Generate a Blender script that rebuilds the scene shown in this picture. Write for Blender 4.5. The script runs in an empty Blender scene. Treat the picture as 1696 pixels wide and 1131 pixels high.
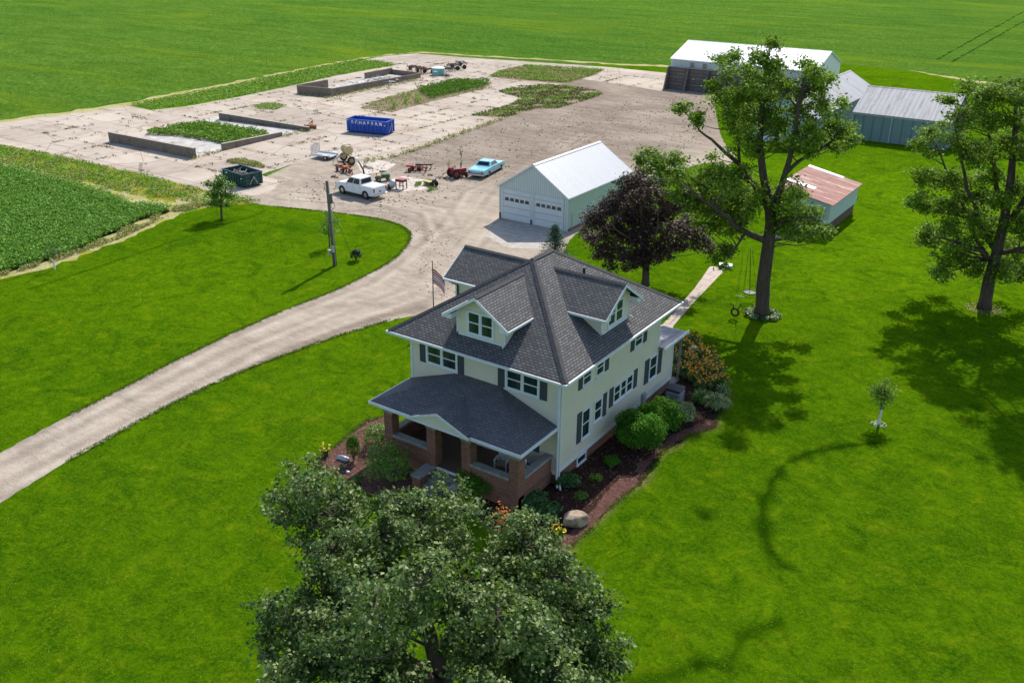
import bpy, math, random
import numpy as np
from mathutils import Vector, Matrix
random.seed(7); RNG = np.random.default_rng(11)
R = math.radians
S = bpy.context.scene
COL = S.collection

# ------------------------------------------------------------------ camera
CAM = np.array([19.687, -33.231, 25.0]); FPX = 1539.86
yaw, pit, rol = -0.592239, 0.422711, 0.0114145
FW = np.array([math.cos(pit)*math.sin(yaw), math.cos(pit)*math.cos(yaw), -math.sin(pit)])
RT = np.array([math.cos(yaw), -math.sin(yaw), 0.0]); UP = np.cross(RT, FW)
RT, UP = RT*math.cos(rol)+UP*math.sin(rol), -RT*math.sin(rol)+UP*math.cos(rol)
cd = bpy.data.cameras.new('camera'); cam = bpy.data.objects.new('camera', cd); COL.objects.link(cam)
m = Matrix(((RT[0], UP[0], -FW[0], CAM[0]), (RT[1], UP[1], -FW[1], CAM[1]), (RT[2], UP[2], -FW[2], CAM[2]), (0, 0, 0, 1)))
cam.matrix_world = m
cd.sensor_width = 36; cd.lens = 36*FPX/1696; cd.clip_start = 1; cd.clip_end = 6000
S.camera = cam
S.render.resolution_x = 1024; S.render.resolution_y = 682

# ------------------------------------------------------------------ light
W = bpy.data.worlds.new("World"); S.world = W; W.use_nodes = True
nt = W.node_tree; bg = nt.nodes['Background']
sky = nt.nodes.new('ShaderNodeTexSky'); sky.sky_type = 'NISHITA'; sky.sun_disc = False
SUN = Vector((-0.20, 0.98, 1.0)).normalized()
el = math.asin(SUN.z); az = math.atan2(SUN.x, SUN.y)
sky.sun_elevation = el; sky.sun_rotation = az; sky.air_density = 1.0; sky.dust_density = 1.0
nt.links.new(sky.outputs[0], bg.inputs[0]); bg.inputs[1].default_value = 0.15
sd = bpy.data.lights.new('sun', 'SUN'); sd.energy = 4.3; sd.angle = R(0.6); sd.color = (1, .95, .87)
so = bpy.data.objects.new('sun', sd); COL.objects.link(so)
so.rotation_euler = SUN.to_track_quat('Z', 'Y').to_euler()
S.view_settings.view_transform = 'Standard'; S.view_settings.look = 'None'
S.view_settings.exposure = 0.5; S.view_settings.gamma = 1

# ------------------------------------------------------------------ survey helpers (photo pixel -> place on the ground)
def ray(px, py): return FW*FPX+RT*(px-848)-UP*(py-565.5)
def G(px, py, z=0.0):
    d = ray(px, py); return CAM+d*((z-CAM[2])/d[2])
def VP(base, px, py, dep=0.0):
    h = np.array([base[0]-CAM[0], base[1]-CAM[1]]); n = np.linalg.norm(h); h /= n
    d = ray(px, py); t = (n+dep)/(d[0]*h[0]+d[1]*h[1]); return CAM+d*t

# ------------------------------------------------------------------ materials
def newmat(name):
    mt = bpy.data.materials.new(name); mt.use_nodes = True
    t = mt.node_tree; b = t.nodes['Principled BSDF']; return mt, t, b
class NT:
    def __init__(s, name, rough=.8, spec=.3):
        s.m, s.t, s.b = newmat(name); s.b.inputs['Roughness'].default_value = rough
        s.b.inputs['Specular IOR Level'].default_value = spec
    def n(s, k, **kw):
        x = s.t.nodes.new('ShaderNode'+k)
        for a, v in kw.items(): setattr(x, a, v)
        return x
    def l(s, a, b): s.t.links.new(a, b)
    def coord(s, kind='Object', scale=(1, 1, 1), rot=(0, 0, 0)):
        c = s.n('TexCoord'); mp = s.n('Mapping'); s.l(c.outputs[kind], mp.inputs[0])
        mp.inputs['Scale'].default_value = scale; mp.inputs['Rotation'].default_value = rot
        return mp.outputs[0]
    def noise(s, scale, vec=None, det=4, rough=.6, lo=.35, hi=.65, dist=0):
        x = s.n('TexNoise'); x.inputs['Scale'].default_value = scale; x.inputs['Detail'].default_value = det
        x.inputs['Roughness'].default_value = rough; x.inputs['Distortion'].default_value = dist
        s.l(vec if vec is not None else s.coord(), x.inputs['Vector'])
        r = s.n('MapRange'); r.inputs[1].default_value = lo; r.inputs[2].default_value = hi
        s.l(x.outputs[0], r.inputs[0]); return r.outputs[0]
    def mix(s, f, a, b, mode='MIX'):
        x = s.n('MixRGB', blend_type=mode)
        for i, v in ((0, f), (1, a), (2, b)):
            if hasattr(v, 'links'): s.l(v, x.inputs[i])
            elif i == 0: x.inputs[0].default_value = v
            else: x.inputs[i].default_value = (*v, 1)
        return x.outputs[0]
    def math(s, op, a, b=0.0):
        x = s.n('Math', operation=op)
        for i, v in ((0, a), (1, b)):
            if hasattr(v, 'links'): s.l(v, x.inputs[i])
            else: x.inputs[i].default_value = v
        return x.outputs[0]
    def color(s, c):
        if hasattr(c, 'links'): s.l(c, s.b.inputs['Base Color'])
        else: s.b.inputs['Base Color'].default_value = (*c, 1)
    def bump(s, h, strength=.5, dist=.05):
        x = s.n('Bump'); x.inputs['Strength'].default_value = strength; x.inputs['Distance'].default_value = dist
        s.l(h, x.inputs['Height']); s.l(x.outputs[0], s.b.inputs['Normal'])
    def attr(s, name):
        x = s.n('Attribute'); x.attribute_name = name; return x.outputs['Fac']
    def ramp(s, f, stops):
        x = s.n('ValToRGB'); e = x.color_ramp.elements
        while len(e) < len(stops): e.new(.5)
        for i, (p, c) in enumerate(stops): e[i].position = p; e[i].color = (*c, 1)
        s.l(f, x.inputs[0]); return x.outputs[0]

def plain(name, c, rough=.6, var=.12, scale=3., metal=0, spec=.4, bump=0):
    k = NT(name, rough, spec); k.b.inputs['Metallic'].default_value = metal
    n = k.noise(scale, det=5); d = tuple(v*(1-var*2) for v in c)
    k.color(k.mix(n, d, tuple(min(1, v*(1+var*.4)) for v in c)))
    if bump: k.bump(n, bump, .03)
    return k.m
M = {}
M['trim'] = plain('white_trim', (.72, .74, .74), .5, .05)
M['shutter'] = plain('slate_shutter', (.055, .07, .08), .6, .1)
M['steel_dark'] = plain('dark_steel', (.03, .028, .027), .6, .2)
M['rust'] = plain('rusty_iron', (.13, .055, .035), .85, .3, 6)
M['rubber'] = plain('tyre_rubber', (.02, .02, .022), .85, .1)
M['chrome'] = plain('bright_metal', (.55, .55, .55), .3, .05, metal=.8)
M['galv'] = plain('galvanised_metal', (.45, .46, .48), .45, .12, 4, metal=.3)
M['black'] = plain('black_plastic', (.015, .017, .02), .5, .1)
M['navy'] = plain('navy_plastic', (.02, .03, .05), .4, .1)
M['red'] = plain('faded_red_paint', (.35, .035, .03), .55, .2, 6)
M['orange'] = plain('faded_orange_paint', (.42, .13, .04), .65, .25, 8)
M['green_paint'] = plain('machine_green_paint', (.03, .12, .06), .5, .2)
M['yellow'] = plain('dull_yellow_paint', (.50, .34, .10), .5, .1)
M['tankyellow'] = plain('pale_yellow_plastic', (.62, .48, .24), .45, .05)
M['teal'] = plain('pale_teal_plastic', (.16, .42, .37), .5, .08)
M['white'] = plain('white_paint', (.78, .79, .78), .4, .05)
M['red_lamp'] = plain('red_lens', (.3, .01, .01), .2, .05)
M['wood_grey'] = plain('weathered_wood', (.17, .145, .12), .85, .25, 8)
M['woodchip'] = plain('pale_wood_chip', (.42, .33, .24), .9, .25, 12)
M['concrete_cap'] = plain('stone_cap', (.30, .29, .26), .85, .15, 4, bump=.3)
M['step'] = plain('concrete_step', (.22, .21, .19), .85, .15, 4)
M['porch_floor'] = plain('painted_porch_floor', (.15, .085, .065), .6, .1)
M['soffit'] = plain('white_soffit', (.66, .68, .67), .6, .05)

def siding(name, c, step=.11, depth=.012):
    k = NT(name, .55, .3); v = k.coord('UV'); sp = k.n('SeparateXYZ'); k.l(v, sp.inputs[0])
    fr = k.math('FRACT', k.math('DIVIDE', sp.outputs[1], step))
    line = k.math('LESS_THAN', fr, .12)
    n = k.noise(1.2, v, det=5)
    base = k.mix(n, tuple(x*.93 for x in c), c)
    k.color(k.mix(line, base, tuple(x*.62 for x in c))); k.bump(fr, .6, depth); return k.m
M['siding'] = siding('cream_lap_siding', (.77, .71, .56))
def corrugated(name, c, c2, step=.2, metal=.0, rough=.4, depth=.02, patch=None, nscale=.25, streak=.8, hi=.7):
    k = NT(name, rough, .5); k.b.inputs['Metallic'].default_value = metal
    v = k.coord('UV'); sp = k.n('SeparateXYZ'); k.l(v, sp.inputs[0])
    fr = k.math('FRACT', k.math('DIVIDE', sp.outputs[0], step))
    rib = k.math('LESS_THAN', fr, .22)
    sv = k.coord('UV', (1.6, .18, 1)); n = k.noise(streak, sv, det=6, rough=.7, lo=.4, hi=hi)
    n2 = k.noise(nscale, v, det=3)
    base = k.mix(k.math('MULTIPLY', n, n2), c, c2)
    if patch: base = k.mix(k.math('MULTIPLY', k.noise(.9, sv, det=8, rough=.8, lo=.52, hi=.58), 1.), base, patch)
    k.color(k.mix(k.math('MULTIPLY', rib, .5), base, tuple(x*.45 for x in c)))
    pn = k.n('MapRange'); k.l(fr, pn.inputs[0]); pn.inputs[2].default_value = .22
    k.bump(rib, .8, depth); return k.m
M['roof_white'] = corrugated('white_ribbed_roof', (.47, .48, .50), (.42, .43, .45), .23)
M['shed_white_roof'] = corrugated('bright_white_metal_roof', (.74, .75, .77), (.70, .71, .73), .3)
M['garage_wall'] = corrugated('pale_grey_green_metal_siding', (.56, .62, .62), (.52, .585, .585), .23)
M['garage_side'] = corrugated('pale_green_metal_siding', (.57, .625, .60), (.53, .585, .56), .23)
M['silver_roof'] = corrugated('old_silver_metal_roof', (.31, .315, .335), (.25, .25, .27), .6, .0, .7, .01, (.20, .19, .19))
M['silver_roof2'] = corrugated('streaked_silver_metal_roof', (.34, .34, .355), (.27, .265, .265), .6, .0, .7, .01, (.20, .18, .17), 1.2)
M['blue_wall'] = corrugated('pale_blue_grey_wall', (.34, .46, .50), (.28, .38, .42), .6, 0, .6, .01)
M['teal_wall'] = corrugated('weathered_teal_wall', (.17, .25, .25), (.12, .19, .20), 1.2, 0, .7, .01, (.20, .24, .23))
M['rust_roof'] = corrugated('rusty_corrugated_roof', (.30, .11, .075), (.15, .05, .038), .3, 0, .8, .02, (.50, .36, .28), .5, 1.4, .55)
M['rust_wall'] = siding('pale_blue_board_wall', (.50, .58, .62), .15)
M['door_panel'] = siding('pale_door_panel', (.62, .67, .68), .6, .01)
M['bright_sheet'] = plain('new_white_sheet', (.80, .80, .82), .4, .03)

def brickmat(name, c1, c2, mortar, w=.2, h=.075, ms=.01, bumps=.5, noise=.5, rough=.85):
    k = NT(name, rough, .3); v = k.coord('UV')
    b = k.n('TexBrick'); k.l(v, b.inputs['Vector'])
    b.inputs['Scale'].default_value = 1; b.inputs['Brick Width'].default_value = w; b.inputs['Row Height'].default_value = h
    b.inputs['Mortar Size'].default_value = ms; b.inputs['Mortar Smooth'].default_value = .1
    b.inputs['Color1'].default_value = (*c1, 1); b.inputs['Color2'].default_value = (*c2, 1); b.inputs['Mortar'].default_value = (*mortar, 1)
    n = k.noise(2.5, v, det=6, rough=.7)
    k.color(k.mix(k.math('MULTIPLY', n, noise), b.outputs[0], tuple(x*.55 for x in c1)))
    k.bump(k.math('SUBTRACT', 1, b.outputs['Fac']), bumps, .012); return k.m
M['brick'] = brickmat('red_brick', (.30, .105, .06), (.17, .06, .042), (.26, .20, .16), .26, .1, .014)
M['block'] = brickmat('brown_foundation_block', (.17, .105, .08), (.12, .075, .06), (.10, .075, .06), .4, .2, .012)
M['shingle'] = brickmat('charcoal_shingles', (.185, .178, .174), (.10, .096, .094), (.038, .037, .037), .26, .14, .022, 1., .35, .95)
M['cap'] = plain('dark_ridge_shingle', (.05, .05, .056), .9, .2, 5)
M['shingle_porch'] = brickmat('dark_porch_shingles', (.15, .145, .15), (.105, .10, .105), (.055, .054, .056), .33, .15, .014, .6, .3, .9)

def glass():
    k = NT('window_glass', .06, .6); n = k.noise(.8, k.coord('Object', (3, 3, .3)), det=2)
    k.color(k.mix(n, (.008, .02, .022), (.03, .055, .045))); return k.m
M['glass'] = glass()

def cglass():
    k = NT('tinted_car_glass', .12, .4); k.color((.006, .008, .010)); return k.m
M['car_glass'] = cglass()
def leafmat(name, cols, rough=.5, spec=.35, trans=.25):
    k = NT(name, rough, spec); a = k.attr('rnd')
    st = [(i/(len(cols)-1), c) for i, c in enumerate(cols)]
    c = k.ramp(a, st); k.color(c)
    tr = k.n('BsdfTranslucent'); k.l(k.mix(.5, c, (.25, .4, .03), 'MIX'), tr.inputs[0])
    mx = k.n('MixShader'); mx.inputs[0].default_value = trans
    k.l(k.b.outputs[0], mx.inputs[1]); k.l(tr.outputs[0], mx.inputs[2])
    k.l(mx.outputs[0], k.t.nodes['Material Output'].inputs[0]); return k.m
M['oak_leaf'] = leafmat('shade_tree_leaves', [(.04, .10, .008), (.10, .20, .012), (.19, .31, .02), (.34, .44, .04)], .6, .2, .35)
M['maple_leaf'] = leafmat('glossy_maple_leaves', [(.022, .055, .011), (.055, .110, .018), (.12, .185, .036), (.30, .34, .14)], .6, .3, .22)  # palest stop paints the greyish leaf highlights into the colour
M['purple_leaf'] = leafmat('purple_maple_leaves', [(.018, .010, .014), (.045, .020, .026), (.085, .036, .038), (.13, .065, .06)], .6, .3, .1)
M['spruce_leaf'] = leafmat('blue_green_needles', [(.03, .06, .045), (.08, .14, .10), (.20, .30, .24)], .7, .2, .1)
M['young_leaf'] = leafmat('young_tree_leaves', [(.05, .13, .01), (.11, .24, .015), (.20, .36, .03)])
M['yew_leaf'] = leafmat('bright_shrub_leaves', [(.02, .085, .006), (.055, .18, .010), (.12, .30, .02)], .8, .1, .25)
M['dark_leaf'] = leafmat('dark_shrub_leaves', [(.01, .03, .012), (.02, .05, .02), (.04, .08, .03)])
M['lily_leaf'] = leafmat('strap_leaves', [(.03, .09, .015), (.07, .16, .02), (.17, .25, .06)])
M['hosta_leaf'] = leafmat('broad_hosta_leaves', [(.015, .065, .015), (.035, .12, .02), (.08, .19, .04)], .45, .4)
M['varieg_leaf'] = leafmat('variegated_leaves', [(.08, .16, .03), (.20, .28, .09), (.50, .52, .32)])
M['pale_leaf'] = leafmat('cream_edged_leaves', [(.06, .15, .03), (.14, .24, .06), (.60, .62, .45)])
M['flower_orange'] = leafmat('orange_petals', [(.75, .26, .03), (.85, .42, .05), (.9, .62, .10)], .6, .2, .2)
M['flower_yellow'] = leafmat('yellow_petals', [(.8, .5, .02), (.9, .65, .04), (.9, .75, .1)], .6, .2, .2)
M['red_leaf'] = leafmat('orange_red_leaves', [(.45, .06, .015), (.65, .13, .02), (.7, .22, .04)])
M['soy_leaf'] = leafmat('soybean_leaves', [(.04, .12, .008), (.09, .24, .014), (.16, .36, .03), (.25, .48, .06)], .6, .2, .25)
M['weed_leaf'] = leafmat('weedy_leaves', [(.05, .13, .01), (.12, .25, .015), (.21, .37, .025), (.34, .42, .09)], .6, .2, .3)
M['dryweed_leaf'] = leafmat('drying_weeds', [(.10, .12, .03), (.24, .27, .06), (.42, .38, .15), (.58, .50, .30)], .8, .1, .25)
M['dark_weed'] = leafmat('small_dark_weeds', [(.06, .05, .025), (.09, .10, .025), (.15, .18, .04)], .8, .1, .15)
def bark(name, c):
    k = NT(name, .9, .2); n = k.noise(2.5, k.coord('Object', (2, 2, .5)), det=8, rough=.75)
    k.color(k.mix(n, tuple(x*.45 for x in c), c)); k.bump(n, .8, .06); return k.m
M['bark'] = bark('grey_brown_bark', (.13, .10, .075)); M['bark_dead'] = bark('pale_dead_bark', (.30, .26, .22))

def ground_lawn():
    k = NT('lawn_grass', 1, 0); v = k.coord()
    big = k.noise(.06, v, det=4, lo=.40, hi=.60, dist=.6); mid = k.noise(.30, v, det=7, rough=.72, lo=.38, hi=.62, dist=1.2)
    streak = k.noise(.7, k.coord('Object', (.35, 1.5, 1), (0, 0, .35)), det=6, rough=.75, lo=.42, hi=.62)
    fine = k.noise(1.6, v, det=9, rough=.85, lo=.42, hi=.58, dist=.5); tiny = k.noise(6, v, det=7, rough=.9, lo=.45, hi=.57)
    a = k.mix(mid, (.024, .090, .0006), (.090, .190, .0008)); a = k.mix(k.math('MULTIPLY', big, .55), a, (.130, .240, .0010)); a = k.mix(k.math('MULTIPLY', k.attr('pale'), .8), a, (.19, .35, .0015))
    a = k.mix(k.math('MULTIPLY', streak, .6), a, (.125, .240, .0012))
    yel = k.noise(.6, v, det=9, rough=.82, lo=.51, hi=.66); a = k.mix(k.math('MULTIPLY', yel, .75), a, (.24, .29, .005))
    a = k.mix(k.math('MULTIPLY', k.noise(.35, v, det=8, rough=.8, lo=.50, hi=.62, dist=1.5), .75), a, (.014, .068, .0008))
    a = k.mix(k.math('MULTIPLY', fine, .6), a, (.016, .072, .0006)); a = k.mix(k.math('MULTIPLY', tiny, .42), a, (.160, .310, .012))
    lush_dark = k.attr('lush_dark'); a = k.mix(k.math('MULTIPLY', lush_dark, .85), a, (.007, .040, .001))
    dry = k.attr('dry'); a = k.mix(k.math('MULTIPLY', dry, .8), a, (.34, .28, .10))
    k.color(a); k.bump(k.math('ADD', fine, tiny), .7, .07); return k.m
M['lawn'] = ground_lawn()
def ground_field():
    k = NT('soybean_field', 1, 0); v = k.coord('Object'); vs = k.coord('Object', (1, 1, 1), (0, 0, .1))
    big = k.noise(.010, v, det=4, lo=.42, hi=.58, dist=.8); mid = k.noise(.05, k.coord('Object', (.5, 1.8, 1)), det=5, lo=.42, hi=.60)
    cl = k.noise(.55, vs, det=6, rough=.8, lo=.42, hi=.57); fine = k.noise(1.3, vs, det=7, rough=.88, lo=.44, hi=.56)
    a = k.mix(big, (.085, .245, .018), (.160, .330, .022)); a = k.mix(k.math('MULTIPLY', mid, .45), a, (.23, .35, .03))
    a = k.mix(k.math('MULTIPLY', cl, .6), a, (.035, .105, .008)); a = k.mix(k.math('MULTIPLY', fine, .6), a, (.29, .50, .09))
    wv = k.n('TexWave', wave_type='BANDS', bands_direction='Y'); k.l(k.coord('Object', (1, 1, 1), (0, 0, .02)), wv.inputs[0]); wv.inputs['Scale'].default_value = .42
    wv.inputs['Distortion'].default_value = 2.5; wv.inputs['Detail'].default_value = 3
    a = k.mix(k.math('MULTIPLY', wv.outputs[1], .3), a, (.03, .10, .012))
    bl = k.noise(.13, k.coord('Object', (.45, 1.5, 1), (0, 0, .25)), det=8, rough=.8, lo=.42, hi=.6, dist=.6); a = k.mix(k.math('MULTIPLY', bl, .42), a, (.035, .125, .008))
    bl2 = k.noise(.022, k.coord('Object', (.5, 1.6, 1), (0, 0, .15)), det=6, rough=.7, lo=.5, hi=.64, dist=1.); a = k.mix(k.math('MULTIPLY', bl2, .55), a, (.24, .36, .02))
    k.color(a); k.bump(k.math('ADD', cl, fine), .8, .3); return k.m
M['field'] = ground_field()
def ground_gravel(name='gravel', c1=(.40, .335, .262), c2=(.295, .24, .19), c3=(.48, .42, .345)):
    k = NT(name, 1, 0); v = k.coord()
    st = k.coord('Object', (.25, 1.6, 1), (0, 0, -.5))
    a = k.mix(k.noise(.12, v, det=6, rough=.7, lo=.4, hi=.6, dist=1.), c1, c2)
    a = k.mix(k.math('MULTIPLY', k.noise(.8, v, det=8, rough=.8, lo=.45, hi=.65), .6), a, c3)
    a = k.mix(k.math('MULTIPLY', k.noise(.5, st, det=6, rough=.8, lo=.50, hi=.66), .6), a, tuple(x*.72 for x in c2))
    a = k.mix(k.math('MULTIPLY', k.noise(6, v, det=5, rough=.9, lo=.5, hi=.7), .25), a, tuple(x*.6 for x in c2))
    a = k.mix(k.math('MULTIPLY', k.attr('track'), .4), a, tuple(min(1, x*1.12) for x in c3))
    md = k.math('MULTIPLY', k.attr('mud'), k.noise(.35, k.coord('Object', (.45, 1.5, 1), (0, 0, -.45)), det=8, rough=.8, lo=.36, hi=.62, dist=.8)); a = k.mix(md, a, (.165, .122, .092)); a = k.mix(k.math('MULTIPLY', k.attr('mud'), .5), a, (.22, .175, .14))
    k.color(a); k.bump(k.noise(1.4, v, det=9, rough=.75), .5, .10); return k.m
M['gravel'] = ground_gravel()
def ground_concrete():
    k = NT('old_concrete', 1, 0); v = k.coord(); r = k.coord('UV')
    a = k.mix(k.noise(.06, v, det=7, rough=.7, lo=.4, hi=.6, dist=1.), (.50, .425, .345), (.40, .33, .265))
    a = k.mix(k.math('MULTIPLY', k.noise(.5, v, det=8, rough=.8, lo=.45, hi=.7), .6), a, (.52, .47, .415))
    b = k.n('TexBrick'); k.l(k.coord('Object'), b.inputs['Vector']); b.offset = 0
    b.inputs['Scale'].default_value = 1; b.inputs['Brick Width'].default_value = 6.; b.inputs['Row Height'].default_value = 4.5; b.inputs['Mortar Size'].default_value = .05
    b.inputs['Color1'].default_value = (1, 1, 1, 1); b.inputs['Color2'].default_value = (.84, .84, .86, 1); b.inputs['Mortar'].default_value = (.45, .4, .33, 1)
    a = k.mix(1., a, b.outputs[0], 'MULTIPLY')
    a = k.mix(k.math('MULTIPLY', k.noise(2.2, v, det=7, rough=.9, lo=.6, hi=.68), .75), a, (.15, .125, .085))
    a = k.mix(k.math('MULTIPLY', k.noise(.22, v, det=5, lo=.54, hi=.7), .6), a, (.30, .215, .155))
    vo = k.n('TexVoronoi', feature='DISTANCE_TO_EDGE'); vo.inputs['Scale'].default_value = .16; k.l(k.coord('Object', (1, 1, 1)), vo.inputs['Vector'])
    a = k.mix(k.math('MULTIPLY', k.math('LESS_THAN', vo.outputs[0], .006), .6), a, (.14, .12, .09))
    k.color(a); k.bump(k.noise(3, v, det=6), .3, .03); return k.m
M['concrete'] = ground_concrete()
M['apron'] = plain('garage_apron_concrete', (.42, .37, .32), .9, .12, 2)
M['pad_inside'] = plain('pale_pad_concrete', (.48, .45, .41), .95, .2, .8)
M['slab_warm'] = plain('warm_slab_concrete', (.52, .45, .38), .95, .15, 1)
def ground_mix(name, cols, s1=.6, s2=4, bump=.6, dist=.1):
    k = NT(name, 1, 0); v = k.coord()
    a = k.ramp(k.noise(s1, v, det=7, rough=.75, lo=.3, hi=.7, dist=.6), [(i/(len(cols)-1), c) for i, c in enumerate(cols)])
    f = k.noise(s2, v, det=6, rough=.85, lo=.35, hi=.65)
    a = k.mix(k.math('MULTIPLY', f, .5), a, tuple(x*.45 for x in cols[0])); k.color(a); k.bump(f, bump, dist); return k.m
M['verge'] = ground_mix('weedy_verge', [(.05, .12, .01), (.13, .26, .02), (.44, .38, .06), (.09, .20, .015)], .35)
M['verge_green'] = ground_mix('bright_weedy_verge', [(.06, .16, .01), (.12, .28, .012), (.20, .35, .02), (.11, .25, .012)], .4)
M['straw'] = ground_mix('dry_straw_edge', [(.16, .22, .04), (.46, .40, .14), (.56, .50, .28), (.20, .30, .05)], .45)
M['soil'] = ground_mix('bean_field_soil', [(.03, .035, .015), (.05, .06, .02)], 1)
M['track_green'] = ground_mix('worn_track', [(.02, .06, .008), (.05, .12, .012)], 1)
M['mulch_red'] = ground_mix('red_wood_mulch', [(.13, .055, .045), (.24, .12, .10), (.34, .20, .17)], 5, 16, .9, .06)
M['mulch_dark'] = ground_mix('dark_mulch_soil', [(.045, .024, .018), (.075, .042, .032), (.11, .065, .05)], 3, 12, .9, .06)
M['dirt'] = ground_mix('bare_dirt', [(.25, .19, .13), (.36, .28, .20), (.22, .16, .11)], 2, 8)
M['puddle'] = ground_mix('pale_silt', [(.40, .37, .34), (.46, .43, .39), (.33, .29, .25)], .5, 5)
M['path'] = brickmat('concrete_sidewalk', (.50, .40, .33), (.45, .36, .30), (.20, .16, .12), 1.2, 1.2, .03, .3, .4)
M['planks'] = brickmat('dark_bunker_planks', (.22, .18, .155), (.15, .125, .11), (.06, .05, .045), 3.2, .55, .05, .9, .6)
M['oldwall'] = ground_mix('stained_concrete_wall', [(.20, .155, .12), (.29, .235, .19), (.15, .115, .09)], .8, 4, .5)
M['oldwall_cap'] = plain('weathered_wall_top', (.40, .35, .30), .9, .15, 3)

# ------------------------------------------------------------------ mesh builder
class MB:
    def __init__(s, T=None): s.v = []; s.f = []; s.T = T
    def add(s, vs, fs):
        b = len(s.v)
        s.v += [tuple(s.T(*p)) if s.T else tuple(p) for p in vs]; s.f += [tuple(b+i for i in f) for f in fs]; return s
    def box(s, x0, y0, z0, x1, y1, z1):
        return s.add([(x0, y0, z0), (x1, y0, z0), (x1, y1, z0), (x0, y1, z0), (x0, y0, z1), (x1, y0, z1), (x1, y1, z1), (x0, y1, z1)],
                     [(0, 3, 2, 1), (4, 5, 6, 7), (0, 1, 5, 4), (1, 2, 6, 5), (2, 3, 7, 6), (3, 0, 4, 7)])
    def slab(s, top, t):      # polygon lifted into a slab of thickness t (downwards)
        n = len(top); bot = [(p[0], p[1], p[2]-t) for p in top]
        return s.add(list(top)+bot, [tuple(range(n)), tuple(range(2*n-1, n-1, -1))]+[(i, i+n, (i+1) % n+n, (i+1) % n) for i in range(n)])
    def extr(s, prof, a, b, ax=1):   # profile (list of 2D) extruded along axis ax from a to b
        n = len(prof)
        def P(p, t): return (t, p[0], p[1]) if ax == 0 else ((p[0], t, p[1]) if ax == 1 else (p[0], p[1], t))
        return s.add([P(p, a) for p in prof]+[P(p, b) for p in prof],
                     [tuple(range(n)), tuple(range(2*n-1, n-1, -1))]+[(i, i+n, (i+1) % n+n, (i+1) % n) for i in range(n)])
    def tube(s, pts, rs, n=8, cap=True):
        pts = [Vector(p) for p in pts]; rings = []; vs = []; fs = []
        if not hasattr(rs, '__len__'): rs = [rs]*len(pts)
        for i, p in enumerate(pts):
            d = (pts[min(i+1, len(pts)-1)]-pts[max(i-1, 0)]).normalized()
            a = d.orthogonal().normalized() if i == 0 else (a-d*a.dot(d)).normalized()
            b = d.cross(a)
            for k in range(n):
                t = 2*math.pi*k/n; vs.append(tuple(p+(a*math.cos(t)+b*math.sin(t))*rs[i]))
        for i in range(len(pts)-1):
            for k in range(n): fs.append((i*n+k, i*n+(k+1) % n, (i+1)*n+(k+1) % n, (i+1)*n+k))
        if cap: fs += [tuple(range(n-1, -1, -1)), tuple((len(pts)-1)*n+k for k in range(n))]
        return s.add(vs, fs)
    def build(s, name, mat, parent=None, smooth=False, recalc=True):
        return mkobj(name, s.v, s.f, mat, parent, smooth, recalc)
def mkobj(name, v, f, mat, parent=None, smooth=False, recalc=True):
    import bmesh
    me = bpy.data.meshes.new(name); me.from_pydata(v, [], f)
    if recalc:
        bm = bmesh.new(); bm.from_mesh(me); bmesh.ops.recalc_face_normals(bm, faces=bm.faces); bm.to_mesh(me); bm.free()
    me.update(); uv = me.uv_layers.new(name='UVMap'); Z = Vector((0, 0, 1))
    dat = np.zeros(len(me.loops)*2)
    for p in me.polygons:
        n = p.normal
        if abs(n.z) > .999: u, w = Vector((1, 0, 0)), Vector((0, 1, 0))
        else:
            u = Z.cross(n).normalized(); w = n.cross(u)
        for li in p.loop_indices:
            co = me.vertices[me.loops[li].vertex_index].co; dat[li*2] = co.dot(u); dat[li*2+1] = co.dot(w)
    uv.data.foreach_set('uv', dat)
    if smooth: me.polygons.foreach_set('use_smooth', [True]*len(me.polygons))
    me.materials.append(M[mat] if isinstance(mat, str) else mat)
    o = bpy.data.objects.new(name, me); COL.objects.link(o)
    if parent: o.parent = parent
    return o
def tag(o, label=None, cat=None, group=None, kind=None):
    if label: o['label'] = label
    if cat: o['category'] = cat
    if group: o['group'] = group
    if kind: o['kind'] = kind
    return o
def thing(name, loc, label, cat, rz=0, group=None, kind=None):
    o = bpy.data.objects.new(name, None); COL.objects.link(o); o.location = tuple(loc); o.rotation_euler = (0, 0, rz)
    o.empty_display_size = .3
    return tag(o, label, cat, group, kind)
def bevel(o, w=.01, seg=2):
    b = o.modifiers.new('bevel', 'BEVEL'); b.width = w; b.segments = seg; b.limit_method = 'ANGLE'; return o

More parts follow.
